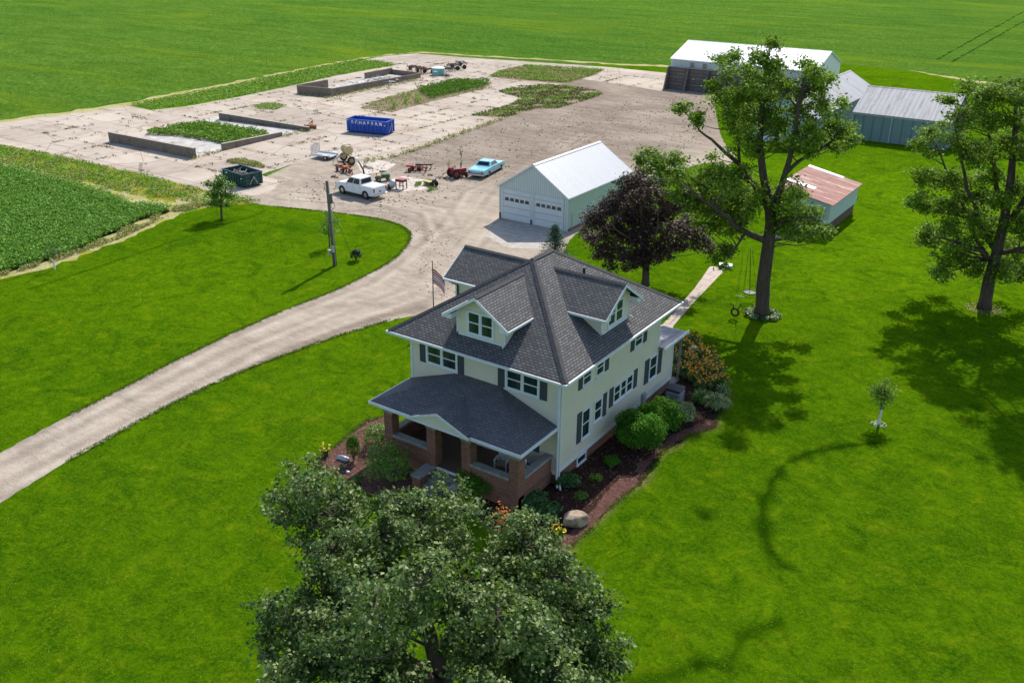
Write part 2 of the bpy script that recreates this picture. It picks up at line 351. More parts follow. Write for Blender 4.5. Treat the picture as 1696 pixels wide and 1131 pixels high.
# leaves: many small folded quads written straight into one mesh
def leafmesh(name, C, size, mat, parent=None, up=.4, asp=.62, norms=None, rnd=None, droop=0.):
    C = np.asarray(C, float); n = len(C); size = np.broadcast_to(size, (n,))*RNG.uniform(.65, 1.35, n)
    N = RNG.normal(size=(n, 3)); N[:, 2] = np.abs(N[:, 2])+up
    if norms is not None: N += norms
    N /= np.linalg.norm(N, axis=1)[:, None]
    A = np.cross(N, RNG.normal(size=(n, 3))); A /= np.linalg.norm(A, axis=1)[:, None]; B = np.cross(N, A)
    L = size[:, None]
    V = np.stack([C-A*L*.5, C+B*L*asp*.5+N*L*.08, C+A*L*.5-N*L*.05, C-B*L*asp*.5+N*L*.08], 1).reshape(-1, 3)
    me = bpy.data.meshes.new(name); me.vertices.add(4*n); me.vertices.foreach_set('co', V.ravel())
    me.loops.add(4*n); me.loops.foreach_set('vertex_index', np.arange(4*n, dtype=np.int32))
    me.polygons.add(n); me.polygons.foreach_set('loop_start', np.arange(0, 4*n, 4, dtype=np.int32))
    try: me.polygons.foreach_set('loop_total', np.full(n, 4, dtype=np.int32))
    except Exception: pass
    me.update()
    a = me.attributes.new('rnd', 'FLOAT', 'FACE')
    a.data.foreach_set('value', (np.clip(RNG.beta(1.6, 1.9, n) if rnd is None else rnd, 0, 1)).astype(np.float32))
    me.materials.append(M[mat]); o = bpy.data.objects.new(name, me); COL.objects.link(o)
    if parent: o.parent = parent
    return o

# ------------------------------------------------------------------ ground sheets
def rough_edge(poly, step=1.2, amp=.35, seed=1, closed=True):
    r = np.random.default_rng(seed); P = [np.array(p[:2], float) for p in poly]; out = []
    n = len(P)
    for i in range(n if closed else n-1):
        a, b = P[i], P[(i+1) % n]; L = np.linalg.norm(b-a); k = max(1, int(L/step)); k = min(k, 160)
        t = (b-a)/max(L, 1e-6); nn = np.array([-t[1], t[0]])
        for j in range(k):
            q = a+(b-a)*j/k; out.append(q+nn*r.normal()*amp*.5 if j else q+r.normal(size=2)*amp*.2)
    out = np.array(out)
    return out
def smooth_poly(P, it=1):
    P = [np.array(p[:2], float) for p in P]
    for _ in range(it):
        Q = []
        for i in range(len(P)):
            a, b = P[i], P[(i+1) % len(P)]; Q += [a*.75+b*.25, a*.25+b*.75]
        P = Q
    return P
from mathutils.geometry import tessellate_polygon
def sheet(name, poly, z, mat, amp=.3, step=1., seed=1, kind='structure', label=None, cat=None):
    P = rough_edge(poly, step, amp, seed) if amp else np.array([p[:2] for p in poly])
    v = [(p[0], p[1], z) for p in P]
    tri = tessellate_polygon([[Vector(q) for q in v]])
    f = []
    for t in tri:
        a, b, c = (Vector(v[i]) for i in t); f.append(tuple(t) if (b-a).cross(c-a).z > 0 else tuple(reversed(t)))
    o = mkobj(name, v, f, mat, recalc=False)
    return tag(o, label, cat, kind=kind)
def inpoly(pts, poly):
    x, y = pts[:, 0], pts[:, 1]; c = np.zeros(len(pts), bool); P = np.array([p[:2] for p in poly]); n = len(P); j = n-1
    for i in range(n):
        a, b = P[i], P[j]
        c ^= ((a[1] > y) != (b[1] > y)) & (x < (b[0]-a[0])*(y-a[1])/(b[1]-a[1]+1e-12)+a[0]); j = i
    return c
def segdist(pts, line):
    d = np.full(len(pts), 1e9)
    for a, b in zip(line[:-1], line[1:]):
        a = np.array(a[:2]); b = np.array(b[:2]); ab = b-a; t = np.clip(((pts-a)@ab)/(ab@ab), 0, 1)
        d = np.minimum(d, np.linalg.norm(pts-(a+t[:, None]*ab), axis=1))
    return d
def gridsheet(name, poly, z, mat, cell, attrs, kind='structure', edge=0.):
    """regular grid clipped to poly, carrying per-vertex attributes; a fringe cell is snapped to the outline"""
    P = np.array([p[:2] for p in poly]); lo = P.min(0); hi = P.max(0)
    nx = int((hi[0]-lo[0])/cell)+2; ny = int((hi[1]-lo[1])/cell)+2
    X, Y = np.meshgrid(lo[0]+np.arange(nx)*cell, lo[1]+np.arange(ny)*cell); pts = np.stack([X.ravel(), Y.ravel()], 1)
    idx = np.arange(nx*ny).reshape(ny, nx); q = np.stack([idx[:-1, :-1], idx[:-1, 1:], idx[1:, 1:], idx[1:, :-1]], -1).reshape(-1, 4)
    cen = pts[q].mean(1); q = q[inpoly(cen, P)]
    e = np.sort(np.stack([q, np.roll(q, -1, 1)], -1).reshape(-1, 2), 1); ue, ct = np.unique(e, axis=0, return_counts=True)
    bd = np.unique(ue[ct == 1]); bp = pts[bd]; best = np.full(len(bd), 1e9); near = bp.copy()
    for i in range(len(P)):      # fringe vertices slide onto the outline
        a, b = P[i], P[(i+1) % len(P)]; ab = b-a; t = np.clip(((bp-a)@ab)/(ab@ab+1e-12), 0, 1); c = a+t[:, None]*ab
        d = np.linalg.norm(bp-c, axis=1); k = d < best; best[k] = d[k]; near[k] = c[k]
    pts[bd] = near
    used = np.unique(q); mp = -np.ones(nx*ny, int); mp[used] = np.arange(len(used)); q = mp[q]; pts = pts[used]
    me = bpy.data.meshes.new(name); n = len(q)
    me.vertices.add(len(pts)); me.vertices.foreach_set('co', np.column_stack([pts, np.full(len(pts), z)]).ravel())
    me.loops.add(4*n); me.loops.foreach_set('vertex_index', q.ravel().astype(np.int32))
    me.polygons.add(n); me.polygons.foreach_set('loop_start', np.arange(0, 4*n, 4, dtype=np.int32)); me.update()
    for k, fn in attrs.items():
        a = me.attributes.new(k, 'FLOAT', 'POINT'); a.data.foreach_set('value', fn(pts).astype(np.float32))
    me.materials.append(M[mat]); o = bpy.data.objects.new(name, me); COL.objects.link(o); return tag(o, kind=kind)

def PX(*pts): return [G(*p) for p in pts]
sheet('field', [(-2500, -800), (2500, -800), (2500, 2500), (-2500, 2500)], -.004, 'field', 0)

lush1 = PX((1452, 733), (1400, 738), (1345, 748), (1300, 768), (1278, 800), (1262, 835), (1262, 862), (1268, 890), (1280, 915), (1300, 938))
lush2 = PX((1290, 1030), (1240, 1045), (1215, 1075), (1208, 1105), (1160, 1098)); lush3 = PX((1150, 1105), (1090, 1125), (1050, 1131))
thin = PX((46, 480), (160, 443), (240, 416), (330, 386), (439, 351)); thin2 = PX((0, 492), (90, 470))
def f_lush_dark(p):
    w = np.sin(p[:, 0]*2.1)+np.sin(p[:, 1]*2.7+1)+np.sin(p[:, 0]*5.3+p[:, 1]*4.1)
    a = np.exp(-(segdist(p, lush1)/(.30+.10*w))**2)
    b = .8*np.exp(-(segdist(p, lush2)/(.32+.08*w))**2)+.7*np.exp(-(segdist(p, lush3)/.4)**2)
    c = .75*np.exp(-(segdist(p, thin)/.13)**2)  # narrow dark line across the left lawn, colour only
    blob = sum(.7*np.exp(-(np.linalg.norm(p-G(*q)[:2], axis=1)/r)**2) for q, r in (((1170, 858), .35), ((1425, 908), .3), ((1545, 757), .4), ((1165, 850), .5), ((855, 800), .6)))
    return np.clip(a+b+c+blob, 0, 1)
bed_right = [np.array([-.6, -.6, 0]), np.array([-.6, 4, 0]), np.array([-.6, 8, 0]), np.array([-.6, 12, 0]), np.array([-.6, 14.5, 0])]+PX((1122, 552), (1135, 556), (1165, 590), (1200, 640), (1205, 670), (1188, 690), (1185, 708), (1140, 722), (1120, 738), (1096, 750), (1075, 785), (1060, 803), (1035, 820), (1000, 850), (975, 880), (950, 900), (935, 920), (900, 935), (840, 900), (800, 860), (760, 850), (740, 800))
bed_left = PX((636, 690), (607, 697), (575, 722), (555, 740), (530, 755), (512, 768), (540, 780), (565, 795), (600, 812), (680, 850), (760, 850))+[np.array([-3, -2.5, 0]), np.array([-8, -2.5, 0]), np.array([-8, -.5, 0])]
def f_dry(p):
    b = np.array([q[:2] for q in bed_right]); b2 = np.array([q[:2] for q in bed_left])
    w = .6+.4*np.sin(p[:, 0]*1.3)*np.sin(p[:, 1]*1.7)
    return np.clip(.9*w*np.exp(-(segdist(p, list(b[7:25]))/.22)**2)+.5*w*np.exp(-(segdist(p, list(b2[:9]))/.15)**2), 0, 1)
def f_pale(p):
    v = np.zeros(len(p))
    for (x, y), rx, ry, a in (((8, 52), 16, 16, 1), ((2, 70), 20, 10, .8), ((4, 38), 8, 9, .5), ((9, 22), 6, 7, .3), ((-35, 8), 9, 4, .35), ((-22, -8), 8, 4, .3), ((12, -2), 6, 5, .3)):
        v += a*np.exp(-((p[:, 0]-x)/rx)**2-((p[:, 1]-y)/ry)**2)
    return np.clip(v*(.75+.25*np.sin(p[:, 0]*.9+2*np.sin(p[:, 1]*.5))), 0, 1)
lawn_poly = PX((-700, 700), (-300, 560), (0, 462), (90, 437), (200, 397), (290, 356), (345, 341), (420, 338), (560, 280), (700, 200), (960, 112), (1000, 105), (1110, 109), (1250, 107), (1395, 107), (1500, 117), (1600, 132), (1696, 148), (2000, 195), (2300, 250), (2600, 520))+[np.array([70., -20, 0]), np.array([30., -55, 0]), np.array([-30., -60, 0])]
gridsheet('lawn', lawn_poly, 0, 'lawn', .2, {'lush_dark': f_lush_dark, 'dry': f_dry, 'pale': f_pale})

# gravel yard and drive
drive = PX((-500, 945), (-200, 850), (0, 750), (100, 695), (200, 645), (300, 592), (400, 545), (480, 510), (560, 480), (620, 450), (660, 425), (680, 400), (682, 383), (665, 371), (630, 362), (590, 356), (540, 350), (480, 344), (420, 338), (400, 330), (420, 300), (560, 240), (700, 200), (800, 165), (900, 140), (960, 128), (1000, 126), (1110, 128), (1180, 140), (1190, 230), (1225, 262), (1195, 280), (1180, 268), (1145, 275), (1130, 285), (1060, 330), (970, 372), (940, 400), (935, 420), (900, 450), (860, 480), (820, 500), (760, 515), (700, 520), (640, 532), (560, 556), (480, 585), (400, 615), (300, 660), (200, 715), (100, 770), (0, 833), (-200, 960), (-500, 1150))
yard_edge = rough_edge(smooth_poly(drive, 2), .3, .10, 5)
tr = [PX((-100, 820), (0, 775), (200, 675), (400, 570), (540, 512), (640, 475), (700, 430), (740, 390), (720, 350), (650, 335), (560, 330), (480, 325)),
      PX((0, 800), (200, 697), (400, 592), (560, 530), (680, 490), (760, 420), (800, 370), (830, 330), (900, 260), (1000, 210)),
      PX((690, 440), (760, 370), (790, 320), (860, 290), (940, 230))]
mud = [PX((410, 612), (480, 577), (560, 548), (640, 524), (700, 508)), PX((720, 365), (735, 385), (752, 378)), PX((560, 352), (640, 345), (700, 372), (705, 400))]
def f_track(p):
    d = np.minimum.reduce([np.abs(segdist(p, t)-.85) for t in tr]); return np.clip(np.exp(-(d/.28)**2)*(.7+.3*np.sin(p[:, 0]*1.1+p[:, 1])), 0, 1)
def f_mud(p):
    w = 1+.5*np.sin(p[:, 0]*1.7)*np.sin(p[:, 1]*1.3+.5)
    a = .8*np.exp(-(segdist(p, mud[0])/(.45*w))**2)+.5*np.exp(-(segdist(p, mud[1])/.4)**2)+.5*np.exp(-(segdist(p, mud[2])/.3)**2)
    d = np.minimum.reduce([np.abs(segdist(p, t)-1.5) for t in tr]); a += .35*np.exp(-(d/.3)**2)
    y = np.clip((p[:, 1]-40)/10, 0, 1)*np.clip((-22-p[:, 0])/8, 0, 1)*np.clip((p[:, 0]+75)/6, 0, 1)
    return np.clip(a+.95*y*(.75+.25*np.sin(p[:, 0]*.4+2*np.sin(p[:, 1]*.3))), 0, 1)
gridsheet('gravel_drive', yard_edge, .006, 'gravel', .2, {'track': f_track, 'mud': f_mud})

# concrete yard slabs
sheet('concrete_yard', PX((-260, 255), (0, 202), (60, 194), (140, 186), (212, 175), (250, 183), (300, 178), (400, 160), (480, 143), (560, 125), (600, 118), (657, 108), (630, 103), (600, 100), (640, 93), (690, 89), (760, 95), (880, 103), (1000, 111), (1110, 122), (1098, 152), (1030, 140), (960, 131), (930, 140), (860, 150), (905, 175), (830, 197), (733, 232), (690, 248), (640, 262), (600, 268), (545, 262), (500, 268), (430, 290), (470, 300), (445, 320), (400, 328), (340, 316), (250, 292), (150, 270), (60, 251), (0, 240), (-260, 200)), .012, 'concrete', .2, 1.5, 3)
sheet('garage_apron', PX((804, 391), (826, 365.5), (940, 380), (925, 400), (905, 413), (860, 412), (842, 411)), .012, 'apron', .05, 1, 3)
sheet('pale_slab', PX((640, 300), (668, 292), (722, 301), (700, 315), (648, 318)), .010, 'slab_warm', .1, 1, 4)
sheet('pale_slab', PX((590, 270), (618, 262), (656, 272), (640, 284), (600, 290)), .010, 'slab_warm', .1, 1, 5)
sheet('pale_slab', PX((290, 210), (372, 190), (500, 216), (470, 226), (370, 250), (332, 258), (240, 226)), .016, 'pad_inside', .05, 2, 7)
sheet('pale_slab', PX((510, 152), (560, 140), (640, 118), (690, 128), (560, 156)), .016, 'pad_inside', .2, 2, 8)

# verges
sheet('weedy_verge', PX((-400, 150), (-100, 222), (0, 240), (60, 251), (150, 270), (250, 292), (340, 316), (400, 328), (435, 322), (440, 335), (400, 340), (345, 343), (290, 358), (200, 399), (90, 439), (0, 463), (-300, 562), (-800, 730), (-900, 400)), .004, 'verge', .3, 1., 9)
sheet('green_verge', PX((212, 174), (250, 183), (300, 178), (400, 160), (480, 143), (560, 125), (600, 118), (657, 108), (630, 102), (600, 99), (560, 105), (500, 117), (430, 132), (330, 152)), .008, 'verge_green', .5, 1.5, 10)
sheet('straw_edge', PX((-400, 295), (0, 203), (60, 195), (140, 187), (215, 175), (330, 153), (430, 133), (500, 118), (600, 98), (650, 90), (700, 88), (760, 92), (900, 100), (1000, 107), (1110, 112), (1110, 109), (1000, 104.5), (760, 90), (700, 86), (600, 96), (500, 114), (420, 130), (300, 152), (200, 172), (100, 188), (0, 199), (-400, 286)), .014, 'straw', .9, 1.5, 11)
sheet('straw_edge', PX((1500, 116), (1600, 131), (1650, 139), (1620, 138), (1560, 127.5)), .006, 'straw', .6, 1.2, 12)
sheet('straw_edge', PX((300, 352), (345, 341), (360, 325), (330, 318), (290, 335), (240, 325), (150, 305), (90, 288), (50, 280), (0, 260), (0, 275), (50, 292), (120, 312), (200, 335), (235, 350), (150, 372), (-10, 452), (0, 465), (90, 440), (200, 400), (290, 358)), .009, 'straw', .8, .8, 13)
# near bean field: soil sheet and leaves
bean = PX((-500, 200), (-100, 252), (0, 279), (30, 283), (60, 291), (100, 301), (130, 310), (165, 319), (200, 333), (215, 341), (260, 343), (284, 350), (262, 358), (225, 367), (205, 382), (170, 393), (148, 408), (120, 420), (75, 434), (30, 446), (0, 455), (-300, 550), (-800, 715), (-900, 500))
sheet('bean_soil', bean, .014, 'soil', .3, .8, 14)

# ------------------------------------------------------------------ windows, shutters
def front_map(y0=0., x0=0.): return lambda u, d, z: (x0+u, y0-d, z)      # wall facing -Y
def side_map(x0=0.): return lambda u, d, z: (x0+d, u, z)                 # wall facing +X
def window(parent, T, u0, u1, z0, z1, lights=1, sash=True, sub=True, tw=.09):
    f = MB(T); w = (u1-u0)
    f.box(u0, 0, z0, u1, .035, z0+tw); f.box(u0, 0, z1-tw*1.2, u1, .05, z1)
    f.box(u0, 0, z0+tw, u0+tw, .04, z1-tw*1.2); f.box(u1-tw, 0, z0+tw, u1, .04, z1-tw*1.2)
    f.box(u0-.03, 0, z0-.05, u1+.03, .085, z0-.002)
    iw = (w-tw*2)/lights
    for i in range(1, lights):
        c = u0+tw+iw*i; f.box(c-.06, 0, z0+tw, c+.06, .042, z1-tw*1.2)
    if sash:
        zm = (z0+z1)/2
        for i in range(lights):
            a = u0+tw+iw*i+(.06 if i else 0); b = u0+tw+iw*(i+1)-(.06 if i < lights-1 else 0)
            f.box(a, 0, zm-.03, b, .03, zm+.03); f.box(a, 0, z0+tw, a+.035, .024, zm-.03); f.box(b-.035, 0, z0+tw, b, .024, zm-.03)
            f.box(a, 0, zm+.03, a+.03, .024, z1-tw*1.2); f.box(b-.03, 0, zm+.03, b, .024, z1-tw*1.2)
    fr = f.build('window', 'trim', parent)
    g = MB(T); g.box(u0+tw*.8, -.03, z0+tw*.8, u1-tw*.8, .012, z1-tw); 
    g.build('pane', 'glass', fr if sub else parent)
    return fr
def shutter(parent, T, u0, u1, z0, z1):
    f = MB(T); f.box(u0, 0, z0, u1, .03, z1); w = .045
    f.box(u0, .03, z0, u0+w, .042, z1); f.box(u1-w, .03, z0, u1, .042, z1)
    for a, b in ((z0, z0+w*1.3), ((z0+z1)/2-w*.6, (z0+z1)/2+w*.6), (z1-w*1.3, z1)): f.box(u0+w, .03, a, u1-w, .042, b)
    n = int((z1-z0)/.06)
    for i in range(1, n):
        z = z0+(z1-z0)*i/n; f.box(u0+w, .03, z-.012, u1-w, .036, z+.012)
    return f.build('shutter', 'shutter', parent)

# ------------------------------------------------------------------ the house
HW, HD, ZE, OV, ZR, ZB = 8.95, 10.77, 6.08, .79, 9.48, .66
SL = (ZR-ZE)/(HW/2+OV)
house = thing('farmhouse', (0, 0, 0), 'cream two-storey farmhouse with charcoal hip roof, dormers and brick front porch', 'house')
w = MB(); w.box(-HW, 0, ZB, 0, HD, ZE-.14); w.build('siding_wall', 'siding', house)
w = MB(); w.box(-3.4, HD, ZB, -.002, 12.85, 3.2); w.build('rear_room_wall', 'siding', house)
w = MB(); w.box(-11.9, 7.7, ZB, -HW-.002, 10.85, 5.95)
w.extr([(7.7, 5.95), (10.85, 5.95), (9.275, 7.0)], -11.9, -11.75, 0); w.build('wing_wall', 'siding', house)
w = MB(); w.box(-HW+.03, .03, -.1, -.03, HD, ZB); w.box(-3.37, HD, -.1, -.03, 12.82, ZB); w.box(-11.87, 7.73, -.1, -HW+.03, 10.8, ZB); w.build('foundation', 'brick', house)
w = MB(); w.box(-HW-.02, -.02, ZB-.1, .02, 0, ZB+.1); w.box(0, 0, ZB-.1, .02, 12.87, ZB+.1)
for x, y in ((-.1, -.025), (-HW-.025, -.025)): w.box(x, y, ZB+.1, x+.13, y+.025, ZE-.3)
w.box(0, 0, ZB+.1, .025, .1, ZE-.3); w.box(0, HD-.1, 3.4, .025, HD, ZE-.3); w.box(0, 12.75, ZB+.1, .025, 12.87, 3.2)
w.build('corner_trim', 'trim', house)

# main hip roof
a, b, c_, d_ = (OV, -OV), (OV, HD+OV), (-HW-OV, HD+OV), (-HW-OV, -OV)
y1, y2 = HW/2, HD-HW/2; xm = -HW/2
w = MB()
top = [(*a, ZE), (*b, ZE), (*c_, ZE), (*d_, ZE), (xm, y1, ZR), (xm, y2, ZR)]
bot = [(x, y, ZE-.05) for x, y in (a, b, c_, d_)]
w.add(top+bot, [(0, 1, 5, 4), (1, 2, 5), (2, 3, 4, 5), (3, 0, 4), (6, 7, 1, 0), (7, 8, 2, 1), (8, 9, 3, 2), (9, 6, 0, 3), (9, 8, 7, 6)])
roof = w.build('roof', 'shingle', house)
w = MB()
def capline(w, p, q, wd=.17, t=.035, lift=.0):
    p = Vector(p); q = Vector(q); d = (q-p).normalized(); s = Vector((-d.y, d.x, 0)).normalized()*wd
    dr = Vector((0, 0, -.5*wd)); up = Vector((0, 0, t+lift))
    vs = []
    for e in (p, q): vs += [tuple(e+up), tuple(e+s+dr+up), tuple(e-s+dr+up)]
    w.add(vs, [(0, 1, 4, 3), (0, 3, 5, 2), (0, 2, 1), (3, 4, 5), (1, 2, 5, 4)])
for p, q in (((*a, ZE), (xm, y1, ZR)), ((*d_, ZE), (xm, y1, ZR)), ((*b, ZE), (xm, y2, ZR)), ((*c_, ZE), (xm, y2, ZR)), ((xm, y1-.05, ZR), (xm, y2+.05, ZR))): capline(w, p, q)
w.build('ridge_cap', 'cap', roof)
w = MB(); w.tube([(-2.73, 6.74, 8.2), (-2.73, 6.74, 8.72)], .07); w.tube([(-2.73, 6.74, 8.2), (-2.73, 6.74, 8.36)], [.16, .09]); w.build('vent_pipe', 'black', roof)
# eave: fascia gutter and soffit
w = MB(); t = .1
for (x0, y0, x1, y1_) in ((-HW-OV-t, -OV-t, OV+t, -OV), (OV, -OV, OV+t, HD+OV), (-HW-OV-t, -OV, -HW-OV, HD+OV), (-HW-OV-t, HD+OV, OV+t, HD+OV+t)):
    w.box(x0, y0, ZE-.16, x1, y1_, ZE-.035)
w.build('gutter', 'trim', house)
w = MB(); w.box(-HW-OV+.01, -OV+.01, ZE-.13, OV-.01, HD+OV-.01, ZE-.07); w.build('soffit', 'soffit', house)
# gutter trough lining reads as a thin dark line
w = MB()
for (x0, y0, x1, y1_) in ((-HW-OV-t+.02, -OV-t+.02, OV+t-.02, -OV-.005), (OV+.005, -OV, OV+t-.02, HD+OV)): w.box(x0, y0, ZE-.05, x1, y1_, ZE-.031)
w.build('gutter_lining', 'galv', house)

def dormer(face):
    """a gabled dormer; local u across, v into the roof, placed by map"""
    if face == 'front': T = lambda u, v, z: (-4.5+u, v, z)
    else: T = lambda u, v, z: (-v, 5.27+u, z)
    hw = 1.43; ovw = 1.92; ze = 7.68; zp = 8.96; k = (zp-ze)/ovw; of = .5
    roofz = lambda v: ZE+SL*(v+OV)
    w = MB(T); zt = zp-k*hw-.07
    w.add([(-hw, 0, 6.5), (hw, 0, 6.5), (hw, 0, zt), (0, 0, zp-.07), (-hw, 0, zt), (-hw, 2.3, 7.7), (hw, 2.3, 7.7), (hw, 2.3, zt), (-hw, 2.3, zt), (0, 2.3, zp-.07)],
          [(0, 1, 2, 3, 4), (1, 6, 7, 2), (0, 4, 8, 5), (5, 8, 9, 7, 6), (0, 5, 6, 1), (2, 7, 9, 3), (4, 3, 9, 8)])
    wall = w.build('dormer', 'siding', house)
    L = (zp-ZE)/SL-OV+.05; Le = (ze-ZE)/SL-OV+.05; th = .06
    w = MB(T)
    for s in (-1, 1):
        P = [(0, -of, zp), (s*ovw, -of, ze), (s*ovw, Le, ze), (0, L, zp)]; w.slab(P, th)
    w.build('dormer_roof', 'shingle', wall)
    w = MB(T); capv = [(-.15, -of, zp-.05), (0, -of, zp+.035), (.15, -of, zp-.05), (-.15, L, zp-.05), (0, L, zp+.035), (.15, L, zp-.05)]
    w.add(capv, [(0, 1, 4, 3), (1, 2, 5, 4), (0, 2, 1), (3, 4, 5), (0, 3, 5, 2)]); w.build('dormer_ridge_cap', 'cap', wall)
    w = MB(T)
    for s in (-1, 1):
        w.slab([(0, -of-.03, zp-.01), (s*(ovw+.03), -of-.03, ze-.02), (s*(ovw+.03), -of, ze-.02), (0, -of, zp-.01)], .17)   # barge board
        w.box(min(s*ovw, s*(ovw+.06)), -of, ze-.13, max(s*ovw, s*(ovw+.06)), Le-.1, ze-.02)      # side gutter
        x0, x1 = sorted((s*(hw+.02), s*ovw)); w.box(x0, -of+.005, ze-.17, x1, Le-.2, ze-.115)     # soffit
        w.add([(s*(hw-.02), -of+.02, ze-.17), (s*ovw, -of+.02, ze-.17), (s*ovw, -of+.02, ze-.05), (s*(hw-.02), -of+.02, ze+.10), (s*(hw-.02), -.0, ze-.17), (s*ovw, -.0, ze-.17), (s*ovw, 0, ze-.05), (s*(hw-.02), 0, ze+.10)],
              [(0, 1, 2, 3), (4, 7, 6, 5), (0, 4, 5, 1), (1, 5, 6, 2), (2, 6, 7, 3), (3, 7, 4, 0)])  # boxed return
        x0, x1 = sorted((s*(hw-.09), s*(hw+.012))); w.box(x0, -.02, 6.56, x1, .0, zt)
    w.box(-hw, -.02, 6.56, hw, 0, 6.68)
    w.build('dormer_trim', 'trim', wall)
    if face == 'front': TW = front_map(0, -4.5)
    else: TW = lambda u, d, z: (d, 5.27+u, z)
    window(wall, TW, -.82, .80, 6.76, 8.0, 2, True, False, .1)
    w = MB(T); w.tube([(hw+.35, -.05, ze-.16), (hw+.1, -.06, ze-.3), (hw+.02, -.06, ze-.4), (hw+.02, -.06, 6.75), (hw+.02, -.25, 6.62)], .035, 6); w.build('dormer_downspout', 'trim', wall)
dormer('front'); dormer('side')

# wing roof (gable, ridge along X)
def gable_x(w, x0, x1, yr, hwid, ze, zr, th=.07):
    for s in (-1, 1): w.slab([(x0, yr, zr), (x1, yr, zr), (x1, yr+s*hwid, ze), (x0, yr+s*hwid, ze)], th)
w = MB(); gable_x(w, -12.36, -7.7, 9.28, 2.13, 5.98, 7.37); wr = w.build('wing_roof', 'shingle', house)
w = MB(); capline(w, (-12.36, 9.28, 7.37), (-7.75, 9.28, 7.37)); w.build('ridge_cap', 'cap', wr)
w = MB(); w.box(-12.36, 7.04, 5.83, -9.8, 7.14, 5.95); w.box(-12.30, 7.14, 5.82, -9.0, 7.7, 5.86); w.slab([(-12.42, 9.28, 7.36), (-12.36, 9.28, 7.36), (-12.36, 7.1, 5.95), (-12.42, 7.1, 5.95)], .16); w.box(-11.92, 7.66, ZB, -11.8, 7.7, 5.8); w.build('wing_trim', 'trim', wr)
w = MB(); w.tube([(-12.0, 7.1, 5.85), (-11.9, 7.35, 5.65), (-11.72, 7.62, 5.5), (-11.72, 7.62, .3)], .05, 6); w.build('downspout', 'black', house)

# windows, front first
F = front_map(0)
for u0, u1, s0, s1, s2, s3 in ((-7.94, -5.91, -8.33, -7.95, -5.90, -5.53), (-3.04, -1.05, -3.45, -3.06, -1.03, -.64)):
    window(house, F, u0, u1, 4.44, 5.56, 2, tw=.11); shutter(house, F, s0, s1, 4.42, 5.58); shutter(house, F, s2, s3, 4.42, 5.58)
SD = side_map(0)
for u0, u1, z0, z1, n in ((2.2, 3.1, 4.42, 5.3, 1), (3.5, 4.36, 4.42, 5.3, 1), (7.66, 8.6, 4.45, 5.3, 1), (2.28, 3.16, 1.42, 3.08, 1), (3.5, 4.36, 1.84, 3.08, 1), (5.55, 7.76, 2.04, 3.08, 3), (9.72, 10.72, 1.68, 3.12, 1)):
    window(house, SD, u0, u1, z0, z1, n)
for u0, u1, z0, z1 in ((1.8, 2.17, 4.4, 5.3), (4.42, 4.8, 4.4, 5.3), (7.22, 7.6, 4.42, 5.3), (8.68, 9.08, 4.42, 5.3), (1.84, 2.24, 1.4, 3.1), (4.42, 4.8, 1.78, 3.1), (5.12, 5.5, 2.0, 3.1), (7.82, 8.22, 2.0, 3.1), (9.17, 9.64, 1.66, 3.14), (10.84, 11.28, 1.66, 3.14)):
    shutter(house, SD, u0, u1, z0, z1)
SF = side_map(-.03); window(house, SF, 2.0, 2.95, .02, .56, 1, False); window(house, SF, 8.0, 8.8, .1, .56, 1, False)
# downspouts at the near corner
w = MB(); w.tube([(.75, -.75, ZE-.1), (.45, -.45, ZE-.35), (.1, -.1, ZE-.6), (.07, -.07, ZE-.8), (.07, -.07, .35), (.3, -.35, .12)], .06, 6)
w.tube([(.6, .2, ZE-.1), (.2, .14, ZE-.45), (.09, .12, ZE-.7), (.09, .12, .4), (.5, -.4, .1)], .05, 6)
w.build('downspout', 'trim', house)
# rear metal porch roof
w = MB(); w.slab([(.33, HD+.0, 3.42), (.33, 14.0, 3.24), (-3.6, 14.0, 3.24), (-3.6, HD+.0, 3.42)], .08)
for x in (-.5, -1.2, -1.9, -2.6, -3.3): w.slab([(x-.02, HD, 3.45), (x+.02, HD, 3.45), (x+.02, 13.98, 3.27), (x-.02, 13.98, 3.27)], .03)
rr = w.build('rear_metal_roof', 'silver_roof', house)
w = MB(); w.box(.33, HD, 3.22, .41, 14.05, 3.38); w.box(-3.6, 14.0, 3.1, .41, 14.06, 3.24); w.build('rear_roof_fascia', 'trim', rr)
w = MB(); w.box(-3.4, 12.87, 0, .1, 14.0, .16); w.box(-.08, 13.85, .16, .04, 13.97, 3.12); w.build('rear_step', 'step', house)

# ---- front porch
PE, PT, PY = 3.27, 4.42, -3.17
w = MB()
v = [(-9.0, PY, PE), (.0, PY, PE), (.0, -.001, PE), (-3.3, -.001, PT), (-5.85, -.001, PT), (-9.0, -.001, PE)]
v += [(x, y, z-.07) for x, y, z in v]
w.add(v, [(0, 1, 3, 4), (1, 2, 3), (5, 0, 4), (0, 6, 7, 1), (1, 7, 8, 2), (5, 11, 6, 0), (6, 11, 8, 7), (2, 8, 9, 3), (3, 9, 10, 4), (4, 10, 11, 5), (8, 11, 10, 9)])
porch = w.build('porch_roof', 'shingle_porch', house)
w = MB()   # little pediment: gable running back into the roof
px, pz = -4.6, 4.0
zf = lambda y: PE+(PT-PE)/3.17*(y-PY)
for s in (-1, 1):
    w.slab([(px, PY-.22, pz), (px+s*1.75, PY-.22, PE+.06), (px+s*1.75, PY+.16, PE+.06), (px, -1.1, pz)], .05)
w.build('pediment_roof', 'shingle_porch', porch)
w = MB()
for s in (-1, 1): w.slab([(px, PY-.25, pz+.01), (px+s*1.85, PY-.25, PE+.03), (px+s*1.85, PY-.22, PE+.03), (px, PY-.22, pz+.01)], .13)
w.box(px-1.8, PY-.2, PE-.12, px+1.8, PY-.17, PE+.02)
